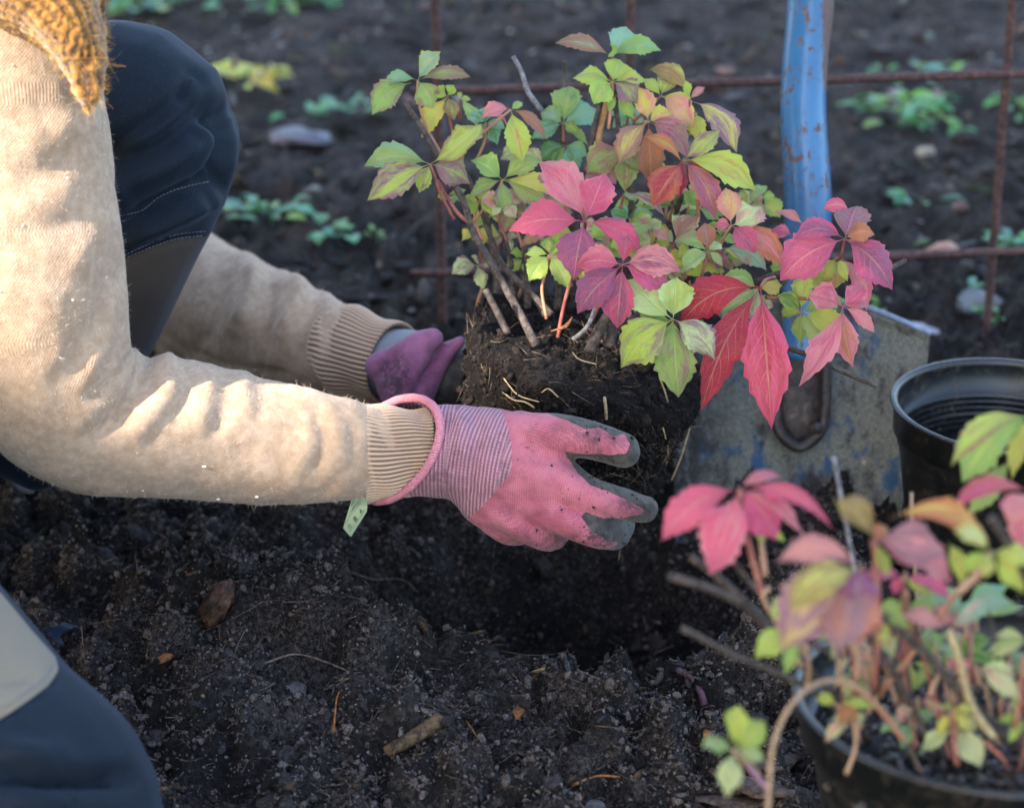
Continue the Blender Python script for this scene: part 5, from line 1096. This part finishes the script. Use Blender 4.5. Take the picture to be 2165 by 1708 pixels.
# --- trousers
def trousers():
    far = [(-900, 560, 1.55, 330), (-250, 330, 1.48, 260), (100, 290, 1.46, 235), (282, 272, 1.455, 215), (292, 360, 1.46, 196), (238, 520, 1.47, 172), (165, 700, 1.50, 150), (70, 840, 1.53, 120), (-80, 900, 1.56, 110), (-260, 980, 1.58, 100)]
    fp = [P(x, y, d) for x, y, d, r in far]; fr = [pr(r, d) for x, y, d, r in far]
    parts = capsule_chain(fp, fr)
    near = [(-1100, 760, 1.42, 420), (-560, 1080, 1.22, 320), (-300, 1330, 1.13, 290), (-90, 1560, 1.085, 270), (60, 1740, 1.075, 285), (-10, 1860, 1.09, 270), (-400, 1950, 1.22, 260)]
    npn = [P(x, y, d) for x, y, d, r in near]; nr = [pr(r, d) for x, y, d, r in near]
    parts += capsule_chain(npn, nr)
    parts += capsule_chain([P(-1100, 760, 1.42), P(-950, 600, 1.6)], [.14, .13])
    # pouch flap under the sleeve
    parts += capsule_chain([P(-320, 760, 1.34), P(-90, 850, 1.33), P(20, 930, 1.33), P(78, 992, 1.335)], [pr(120, 1.33), pr(110, 1.33), pr(82, 1.33), pr(44, 1.33)])
    me = remeshed(parts, .0044, 5, 'trousers')
    F = [([(410, 165), (370, 220), (300, 275), (210, 320)], 17, -.0070), ([(395, 200), (330, 270), (240, 320)], 20, .0048), ([(495, 250), (440, 240), (395, 280), (310, 330), (200, 352)], 24, -.0070), ([(430, 290), (350, 345), (230, 390)], 22, .0045),
         ([(470, 250), (478, 310), (455, 375)], 15, -.0062), ([(455, 385), (380, 415), (300, 450), (255, 480)], 17, -.0070), ([(440, 420), (360, 465), (270, 500)], 17, .0058), ([(220, 388), (250, 400), (262, 440)], 14, .006), ([(425, 500), (350, 512), (265, 548)], 7, -.0022),
         ([(0, 1640), (130, 1650), (260, 1640)], 16, -.0075), ([(0, 1585), (120, 1600)], 22, .0035), ([(0, 1690), (150, 1700)], 20, .003), ([(120, 1395), (108, 1440), (60, 1480), (0, 1518)], 5, -.0018), ([(0, 1440), (60, 1425)], 10, -.002)]
    folds(me, [(a, b * 1.25, c * 1.9) for a, b, c in F]); V = co(me); Nn = nrm(me)
    setco(me, V + Nn * (fbm(V, 14, 3, .5, 6) * .0022)[:, None]); V = co(me); qx, qy, d = proj(V)
    # lower grey panel of the far shin: below a seam
    seam = [(200, 590), (265, 548), (330, 520), (380, 505), (432, 500), (520, 498)]
    sy = np.interp(qx, [a for a, b in seam], [b for a, b in seam]); farleg = d > 1.28
    lining = 1 - ((qx - 222) / 26) ** 2 - ((qy - 450) / 60) ** 2
    attr(me, 'panel', np.where(farleg & (qy < 870), np.maximum((qy - sy) / 10, lining * 2), -1))
    pb_ = [(-400, 1180), (0, 1250), (70, 1335), (118, 1388), (124, 1415), (104, 1447), (60, 1480), (0, 1520), (-400, 1700)]
    inside = np.zeros(len(V), bool); xs = [a for a, b in pb_]; ys = [b for a, b in pb_]; j = len(xs) - 1
    for i in range(len(xs)):
        cnd = ((ys[i] > qy) != (ys[j] > qy)) & (qx < (xs[j] - xs[i]) * (qy - ys[i]) / (ys[j] - ys[i] + 1e-9) + xs[i]); inside ^= cnd; j = i
    sd = polydist(qx, qy, pb_) * np.where(inside, 1, -1); attr(me, 'panelb', np.where(~farleg, sd / 10, -1))
    st = np.full(len(V), 99.); sa = qx * 1.0
    for ln in ([(268, 540), (330, 510), (380, 495), (430, 488)], [(252, 455), (300, 445), (340, 415), (390, 396), (445, 383)], [(0, 1505), (55, 1466), (95, 1436)]):
        L = crom(np.array(ln, float), 16); st = np.minimum(st, polydist(qx, qy, [tuple(a) for a in L]))
    attr(me, 'stitch', st); attr(me, 'stitchs', sa)
    setattr_ = np.full(len(V), 99.); me.attributes['stitch'].data.foreach_set('value', setattr_.astype(np.float32))
    o = link_mesh('trousers', me, MAT_CLOTH, per)
    from mathutils.bvhtree import BVHTree
    bv = BVHTree.FromPolygons([tuple(v) for v in co(me)], [tuple(p.vertices) for p in me.polygons]); parts2 = []; thr = simple('stitch_thread', srgb(120, 112, 122), .8)
    for ln in ([(262, 540), (330, 510), (380, 495), (436, 489)], [(252, 457), (300, 445), (340, 415), (390, 396), (447, 383)], [(0, 1502), (55, 1463), (93, 1434), (112, 1405)], [(262, 547), (330, 519), (380, 504), (434, 498)]):
        L = crom(np.array(ln, float), 300); acc = 0; seg = []
        for i in range(len(L)):
            if i: acc += math.hypot(*(L[i] - L[i - 1]))
            dk = norm(P(L[i][0], L[i][1], 1) - CAM); hit = bv.ray_cast(Vector(CAM), Vector(dk))
            if hit[0] is not None and (acc % 8.0) < 5.6: seg.append(np.array(hit[0]) - dk * .0004)
            else:
                if len(seg) > 1: parts2.append(tube([seg[0], seg[-1]], .00035, 5, n=2))
                seg = []
        v, f = join(parts2); parts2 = []; so_ = obj('stitching', v, f, thr, o); so_['kind'] = 'stuff'
    return o
tr = trousers()
v, f = tube([P(20, 960, 1.345), P(60, 1000, 1.350), P(84, 1010, 1.352)], [pr(50, 1.35), pr(58, 1.35), pr(46, 1.35)], 24, n=14, flat=.6); obj('pouch_lining', v, f, simple('grey_lining', srgb(110, 112, 118), .7), tr)

# --- gloves
def inpoly(qx, qy, poly):
    inside = np.zeros(len(qx), bool); xs = [a for a, b in poly]; ys = [b for a, b in poly]; j = len(xs) - 1
    for i in range(len(xs)):
        cnd = ((ys[i] > qy) != (ys[j] > qy)) & (qx < (xs[j] - xs[i]) * (qy - ys[i]) / (ys[j] - ys[i] + 1e-9) + xs[i]); inside ^= cnd; j = i
    return inside
def cut_mesh(me, c, n):
    import bmesh
    bm = bmesh.new(); bm.from_mesh(me); bmesh.ops.bisect_plane(bm, geom=bm.verts[:] + bm.edges[:] + bm.faces[:], plane_co=Vector(c), plane_no=Vector(n), clear_inner=True)
    bm.to_mesh(me); bm.free(); me.update()
def hand(chains, voxel, name, mat, wrist_line, cuff_to, palm_dir, extra=None, fold_list=None, dirtf=None, tips=(), cut=None, pink=None):
    parts = []
    for pts, rad in chains: parts += capsule_chain([P(*q) for q in pts], [pr(r, q[2]) for q, r in zip(pts, rad)], 18)
    if extra: parts += extra
    me = remeshed(parts, voxel, 5, name)
    if cut: cut_mesh(me, *cut)
    if fold_list: folds(me, fold_list)
    V = co(me); Nn = nrm(me); qx, qy, d = proj(V)
    setco(me, V + Nn * (fbm(V, 50, 3, .5, 3) * .0010)[:, None])
    wl = [P(*q) for q in wrist_line]; s, t, dd = centre_param(V, wl)
    rub = Nn @ palm_dir - .30
    for (tx, ty, td), rr in tips:      # dipped fingertips
        rub = np.maximum(rub, 1.2 - np.linalg.norm(V - P(tx, ty, td), axis=1) / pr(rr, td))
    if pink:
        pk = [((780 + a * .3512) * 2165 / 2251, (700 + b * .3512) * 2165 / 2251) for a, b in pink]
        sd = polydist(qx, qy, pk + pk[:1]) * np.where(inpoly(qx, qy, pk), -1, 1) / 30
        rub = np.where(Nn @ FWD < .15, sd, np.maximum(sd, .3))
    cf = cuff_to(qx, qy); rub = np.where(cf > -.0, -1, rub)
    attr(me, 'rubber', rub); attr(me, 'cuff', cf); attr(me, 'kuv', np.stack([s, t * .035, 0 * s], -1), 'FLOAT_VECTOR')
    attr(me, 'dirt', dirtf(qx, qy) if dirtf else np.zeros(len(V)))
    return link_mesh(name, me, mat, per), me
pd = norm(FWD * .75 + UPV * .55 + RGT * .25)
chains = [
    ([(760, 946, 1.338), (850, 948, 1.337), (930, 954, 1.335), (1000, 962, 1.332), (1060, 975, 1.329), (1090, 985, 1.325)], [104, 104, 100, 104, 108, 100]),
    ([(1060, 962, 1.328), (1110, 960, 1.318), (1160, 955, 1.312)], [88, 72, 56]),
    ([(1100, 930, 1.320), (1180, 922, 1.305), (1250, 930, 1.300), (1318, 955, 1.302)], [62, 48, 42, 36]),           # thumb
    ([(1060, 990, 1.326), (1140, 1010, 1.315), (1200, 1032, 1.305), (1250, 1048, 1.298), (1310, 1062, 1.300), (1362, 1075, 1.306)], [98, 82, 56, 40, 35, 30]),   # index
    ([(1060, 1010, 1.328), (1130, 1050, 1.318), (1185, 1082, 1.306), (1235, 1112, 1.300), (1275, 1130, 1.306), (1305, 1128, 1.325), (1318, 1108, 1.345)], [92, 74, 50, 39, 35, 32, 27]),  # middle
    ([(1040, 1020, 1.330), (1085, 1075, 1.322), (1125, 1115, 1.316), (1158, 1134, 1.326), (1180, 1128, 1.350), (1200, 1100, 1.372)], [84, 60, 40, 31, 28, 25]),   # ring
    ([(1010, 1010, 1.334), (1030, 1065, 1.330), (1062, 1108, 1.328), (1098, 1124, 1.342), (1120, 1108, 1.366), (1135, 1080, 1.385)], [78, 56, 38, 28, 25, 22])]   # little
cufff = lambda x, y: (1082 - 26 * ((y - 960) / 100) ** 2 - x - np.clip(y - 1000, 0, 200) * .45) / 10
gf = [([(1195, 962), (1210, 985), (1235, 1015)], 9, -.0018), ([(1180, 905), (1192, 935), (1200, 960)], 10, -.0012), ([(1170, 1060), (1215, 1080), (1235, 1085)], 8, -.0022), ([(1105, 1105), (1140, 1118)], 8, -.0022), ([(960, 860), (975, 900), (968, 960)], 16, .0022), ([(1000, 870), (1010, 930), (985, 1040)], 12, -.0016), ([(1080, 1120), (1060, 1080)], 9, .001), ([(1120, 1000), (1180, 1010)], 20, .0015),
      ([(1010, 1060), (1050, 1100), (1120, 1125)], 14, .0014), ([(1030, 1045), (1090, 1090)], 10, -.0012)]
gl, glme = hand(chains, .0019, 'glove', MAT_GLOVE, [(840, 950, 1.336), (960, 958, 1.334), (1090, 985, 1.325), (1250, 1030, 1.30), (1400, 1080, 1.30)], cufff, pd, fold_list=gf,
    dirtf=lambda x, y: np.exp(-((x - 1250) / 60) ** 2 - ((y - 915) / 30) ** 2) * .8 + np.exp(-((x - 1340) / 40) ** 2 - ((y - 1065) / 26) ** 2) + np.exp(-((x - 1270) / 40) ** 2 - ((y - 1140) / 25) ** 2) * 1.0 + np.exp(-((x - 930) / 50) ** 2 - ((y - 1010) / 40) ** 2) * .6 + np.clip((y - 1105) / 60, 0, .6),
    cut=(P(832, 950, 1.336), norm(np.cross(P(864, 842, 1.336) - P(800, 1060, 1.336), P(925, 945, 1.303) - P(832, 950, 1.336)))),
    pink=[(-400, 300), (1000, 570), (1200, 596), (1340, 645), (1450, 695), (1520, 680), (1560, 700), (1610, 735), (1680, 730), (1725, 785), (1700, 845), (1600, 855), (1500, 850), (1400, 845), (1310, 830), (1330, 870), (1400, 975), (1470, 1040), (1640, 1105), (1740, 1155), (1815, 1200), (1790, 1225), (1690, 1250), (1560, 1250), (1440, 1210), (1415, 1240), (1460, 1310), (1530, 1365), (1600, 1400), (1650, 1405), (1600, 1480), (1200, 1700), (-400, 1700)])
gl['label'] = 'pink knitted glove with grey rubber palm, gripping the root ball'
GV2, GN2 = co(glme), nrm(glme); gx, gy, _ = proj(GV2); gk = np.where((GN2 @ FWD < .2) & (gx > 1130) & (RNG.random(len(gx)) < .2 + .8 * (gx > 1230)))[0]; gk = gk[RNG.integers(0, len(gk), 420)]
gr_ = np.minimum(.00022 * (1 + RNG.pareto(2.0, 420)), .0013); cloud('soil_specks', GV2[gk] + GN2[gk] * gr_[:, None] * .5, gr_, soil_tints(420, 0) * .4, parent=gl)
# rolled hem ring around the glove opening
def ring(c, a, b, r, seg=90, name='rolled_hem', par=None, wob=.0):
    V = []; F = []; uv = []; n = 12; L = 0
    pts = [c + a * math.cos(t) + b * math.sin(t) + norm(np.cross(a, b)) * wob * math.sin(2 * t + .6) for t in np.linspace(0, 2 * math.pi, seg, endpoint=False)]
    for i in range(seg):
        T = norm(pts[(i + 1) % seg] - pts[i - 1]); o_ = norm(pts[i] - c); s = np.cross(T, o_); L += np.linalg.norm(pts[i] - pts[i - 1])
        for k in range(n): th = 2 * math.pi * k / n; V.append(pts[i] + (o_ * math.cos(th) + s * math.sin(th)) * r * (1 + .05 * math.sin(i * 1.7))); uv.append((L, 0, 0))
    for i in range(seg):
        for k in range(n): i2 = (i + 1) % seg; k2 = (k + 1) % n; F.append((i * n + k, i * n + k2, i2 * n + k2, i2 * n + k))
    o = obj(name, V, F, MAT_ROLL, par); attr(o.data, 'kuv', uv, 'FLOAT_VECTOR'); return o
cA = P(868, 950, 1.336); aA = P(912, 845, 1.336) - P(866, 948, 1.336); 
ring(P(832, 950, 1.336), (P(864, 842, 1.336) - P(800, 1060, 1.336)) * .5, P(925, 945, 1.303) - P(832, 950, 1.336), .0031, par=gl, wob=.001)
# far glove: folded mauve cuff, grey rubber palm behind the ball
ch2 = [([(915, 800, 1.50), (970, 800, 1.50), (1030, 830, 1.505)], [62, 72, 74]),
       ([(980, 760, 1.505), (1040, 745, 1.52), (1100, 750, 1.535), (1150, 760, 1.545)], [40, 34, 30, 25]),
       ([(1000, 820, 1.51), (1080, 840, 1.535), (1150, 860, 1.545), (1220, 880, 1.55)], [52, 34, 31, 26]),
       ([(1000, 850, 1.51), (1080, 880, 1.53), (1150, 905, 1.545), (1220, 930, 1.55)], [50, 34, 31, 26]),
       ([(1000, 870, 1.51), (1070, 915, 1.53), (1140, 950, 1.54), (1200, 975, 1.545)], [46, 32, 29, 25]),
       ([(990, 880, 1.51), (1050, 940, 1.525), (1110, 985, 1.535), (1160, 1010, 1.54)], [42, 29, 26, 22])]
g2, g2m = hand(ch2, .0024, 'glove', MAT_GLOVE_FAR, [(850, 780, 1.51), (1000, 820, 1.51), (1200, 880, 1.55)], lambda x, y: -np.ones(len(x)), -norm(FWD), tips=[((980, 800, 1.47), 120)])
g2['label'] = 'far glove, mauve with its cuff folded down and a grey palm'
def flap(chs, dirtc):
    parts = []
    for pts, rad in chs: parts += capsule_chain([P(*q) for q in pts], [pr(r, q[2]) for q, r in zip(pts, rad)], 18)
    me = remeshed(parts, .0020, 4, 'folded_cuff')
    folds(me, [([(960, 715), (905, 790), (870, 845)], 9, -.0040), ([(930, 700), (880, 740), (830, 770)], 22, .0015)])
    V = co(me); qx, qy, d = proj(V); s, t, dd = centre_param(V, [P(930, 700, 1.47), P(830, 840, 1.47)])
    n = len(V); attr(me, 'rubber', -np.ones(n)); attr(me, 'cuff', -np.ones(n)); attr(me, 'kuv', np.stack([s, t * .03, 0 * s], -1), 'FLOAT_VECTOR')
    attr(me, 'dirt', 1.6 * np.exp(-((qx - dirtc[0]) / 38) ** 2 - ((qy - dirtc[1]) / 45) ** 2)); return link_mesh('folded_cuff', me, MAT_GLOVE_FAR, g2)
flap([([(800, 775, 1.475), (850, 755, 1.47), (890, 728, 1.465), (915, 716, 1.465)], [30, 33, 30, 22]), ([(820, 790, 1.475), (840, 830, 1.47), (850, 870, 1.47)], [34, 40, 34]), ([(860, 790, 1.47), (880, 830, 1.47), (870, 880, 1.47)], [42, 36, 26]),
      ([(880, 760, 1.468), (860, 800, 1.468)], [38, 40]), ([(972, 722, 1.475), (935, 752, 1.475), (905, 800, 1.475), (890, 850, 1.475)], [13, 24, 30, 26])], (835, 800))
# care label with print
def care_label():
    # strip hanging from the glove hem; corners traced, print built as thin shapes a hair above it
    k = 2165 / 2251; s = 130 / 1708
    z = lambda x, y, d=1.322: P((730 + x * s) * k, (1060 + y * s) * k, d)
    out = [(590, 420), (700, 330), (940, 330), (1240, 375), (1140, 470), (1010, 590), (1015, 680), (1000, 850), (930, 960), (700, 1330), (545, 1575), (500, 1540), (320, 1320), (350, 1220), (440, 920)]
    n = len(out); V = [z(*q) for q in out] + [z(*q, 1.3228) for q in out]; F = [tuple(range(n - 1, -1, -1)), tuple(range(n, 2 * n))] + [(i, (i + 1) % n, n + (i + 1) % n, n + i) for i in range(n)]
    o = obj('care_label', V, F, [simple('label_cloth', srgb(128, 142, 106), .7), simple('label_ink', srgb(26, 32, 24), .8)], gl, smooth=False)
    V2 = []; F2 = []
    def bar(x0, y0, x1, y1, w=9):
        dx, dy = x1 - x0, y1 - y0; L = math.hypot(dx, dy) + 1e-6; nx, ny = -dy / L * w / 2, dx / L * w / 2; b = len(V2)
        for q in ((x0 + nx, y0 + ny), (x1 + nx, y1 + ny), (x1 - nx, y1 - ny), (x0 - nx, y0 - ny)): V2.append(z(*q, 1.3216))
        F2.append((b, b + 1, b + 2, b + 3))
    rg = random.Random(3)
    for (x0, y0, x1, y1) in [(560, 640, 690, 380), (550, 700, 660, 520), (580, 790, 840, 410), (540, 860, 860, 490), (490, 900, 640, 660), (630, 840, 830, 590), (480, 1000, 610, 860), (385, 1190, 485, 1040), (990, 450, 1040, 390), (510, 1410, 560, 1350), (580, 1320, 640, 1240), (670, 1200, 790, 1020), (820, 1000, 880, 870), (880, 880, 930, 790)]:
        L = math.hypot(x1 - x0, y1 - y0); t = 0
        while t < L - 8:
            w_ = rg.uniform(14, 34); a, b = t / L, min(1, (t + w_) / L); bar(x0 + (x1 - x0) * a, y0 + (y1 - y0) * a, x0 + (x1 - x0) * b, y0 + (y1 - y0) * b, rg.uniform(10, 17)); t += w_ + rg.uniform(7, 12)
    for a, b, c, d in [(610, 1040, 660, 975), (660, 975, 720, 1060), (720, 1060, 660, 1135), (660, 1135, 610, 1040), (620, 1040, 715, 1060), (660, 980, 665, 1130), (630, 1000, 700, 1110), (450, 1270, 500, 1330), (500, 1330, 560, 1270), (560, 1270, 505, 1200), (450, 1270, 480, 1215), (480, 1215, 515, 1265), (800, 775, 865, 820), (865, 820, 825, 890), (825, 890, 800, 775), (830, 800, 835, 870)]: bar(a, b, c, d, 11)
    me = o.data; base = len(me.vertices); me2 = bpy.data.meshes.new('care_label'); me2.from_pydata([tuple(map(float, v)) for v in V + V2], [], F + [tuple(i + base for i in f) for f in F2])
    for m_ in me.materials: me2.materials.append(m_)
    for i in range(len(F), len(F) + len(F2)): me2.polygons[i].material_index = 1
    o.data = me2
care_label()
# --- head and hair (above the frame) so that the figure is whole
skin = simple('skin', srgb(206, 160, 136), .55); hc = P(-120, -760, 1.5)
parts = capsule_chain([P(-330, -450, 1.47), P(-250, -560, 1.49), hc], [.055, .052, .06]) + [sphere(hc, .098, 24, 16, (1.0, .82, 1.12)), sphere(hc + np.array([.10, 0, -.02]), .017, 12, 8, (1, .7, 1.3)), sphere(hc + np.array([.06, 0, -.075]), .045, 14, 10), sphere(hc + np.array([-.01, -.084, -.01]), .02, 10, 8, (.8, .4, 1.4)), sphere(hc + np.array([-.01, .084, -.01]), .02, 10, 8, (.8, .4, 1.4))]
link_mesh('body', remeshed(parts, .004, 4, 'body'), skin, per)
for s_ in (-1, 1):
    v, f = sphere(hc + np.array([.088, s_ * .032, .012]), .011, 12, 8); obj('eye', v, f, simple('eye_white', srgb(225, 222, 218), .2), per)
v, f = tube([hc + np.array([.092, -.022, -.062]), hc + np.array([.101, 0, -.060]), hc + np.array([.092, .022, -.062])], [.002, .005, .002], 8); obj('mouth', v, f, simple('lips', srgb(176, 96, 90), .5), per)
hv = remeshed([sphere(hc + np.array([-.018, 0, .022]), .104, 24, 16, (1.0, .9, 1.08))] + capsule_chain([hc + np.array([-.08, 0, .03]), hc + np.array([-.12, 0, -.06]), hc + np.array([-.13, 0, -.14])], [.06, .05, .03]), .004, 3, 'hair')
link_mesh('hair', hv, bark_mat('brown_hair', srgb(70, 48, 34), srgb(110, 78, 52), 300), per)

# ------------------------------------------------------------------ unseen tree added to shade the bed, left of and behind the camera
def added_shade_tree():
    sd = np.array(SUN_DIR); C0 = np.array([.1, 1.6, .2]) + sd * 6.0
    t = empty('added_shade_tree', (C0[0], C0[1], 0), 'unseen leafy tree added left behind the camera to shade the bed', 'tree')
    v, f = tube([np.array([C0[0], C0[1], -.1]), np.array([C0[0] + .1, C0[1], 1.4]), np.array([C0[0] - .1, C0[1] + .1, 3.0]), C0 + np.array([0, 0, 1.2])], [.2, .16, .12, .05], 14, rough=.06)
    obj('added_trunk', v, f, MAT_STEM, t)
    # leaf cloud added to block the sun, with gaps cut for chosen beams
    a = norm(np.cross(sd, np.array([0, 0, 1.]))); b = np.cross(a, sd)
    n = 64000; q = RNG.normal(size=(n, 3)); q = q / np.linalg.norm(q, axis=1)[:, None] * (RNG.random(n) ** .4)[:, None]
    pts = C0 + q[:, :1] * a * 3.4 + q[:, 1:2] * b * 3.0 + q[:, 2:] * sd * 1.3
    # gaps (px, py, depth, radius) cut so that sun beams reach the sleeve
    gaps = [(110, 330, 1.17, .052), (75, 200, 1.17, .058), (75, 430, 1.18, .052), (150, 520, 1.19, .032), (140, 630, 1.20, .034), (60, 90, 1.1, .05), (420, 845, 1.27, .036), (510, 870, 1.28, .022), (590, 885, 1.29, .010), (340, 835, 1.26, .024), (480, 930, 1.28, .012), (110, 740, 1.21, .016)]
    keep = np.ones(n, bool); edge = np.full(n, 9.0)
    def perp_of(pp, x, y, d):
        w_ = pp - P(x, y, d); return np.linalg.norm(w_ - (w_ @ sd)[:, None] * sd, axis=1)
    for (x, y, d, r) in gaps: edge = np.minimum(edge, perp_of(pts, x, y, d) - r)
    near_ = (edge > 0) & (edge < .10); src = np.repeat(pts[near_], 14, axis=0)      # small leaves added to block light close around the cut gaps
    src = src + a * RNG.uniform(-.06, .06, (len(src), 1)) + b * RNG.uniform(-.06, .06, (len(src), 1)); e2 = np.full(len(src), 9.0)
    for (x, y, d, r) in gaps: e2 = np.minimum(e2, perp_of(src, x, y, d) - r)
    src = src[e2 > .012]; big = pts[edge >= .10]; pts = np.vstack([big, src]); n = len(pts)
    R = rand_rot(n); s = np.concatenate([RNG.uniform(.09, .14, len(big)), RNG.uniform(.022, .04, len(src))]); L = np.array([[-1, 0, 0], [-.2, .55, .05], [1, 0, 0], [-.2, -.55, .05]]) * .75
    V = np.einsum('nij,kj->nki', R, L) * s[:, None, None] + pts[:, None]
    F = np.arange(n * 4).reshape(n, 4)
    o = link_mesh('gapped_crown', fast_mesh('gapped_crown', V.reshape(-1, 3), F), simple('added_tree_leaf', (.06, .11, .03), .6), t, False); o['kind'] = 'stuff'
added_shade_tree()
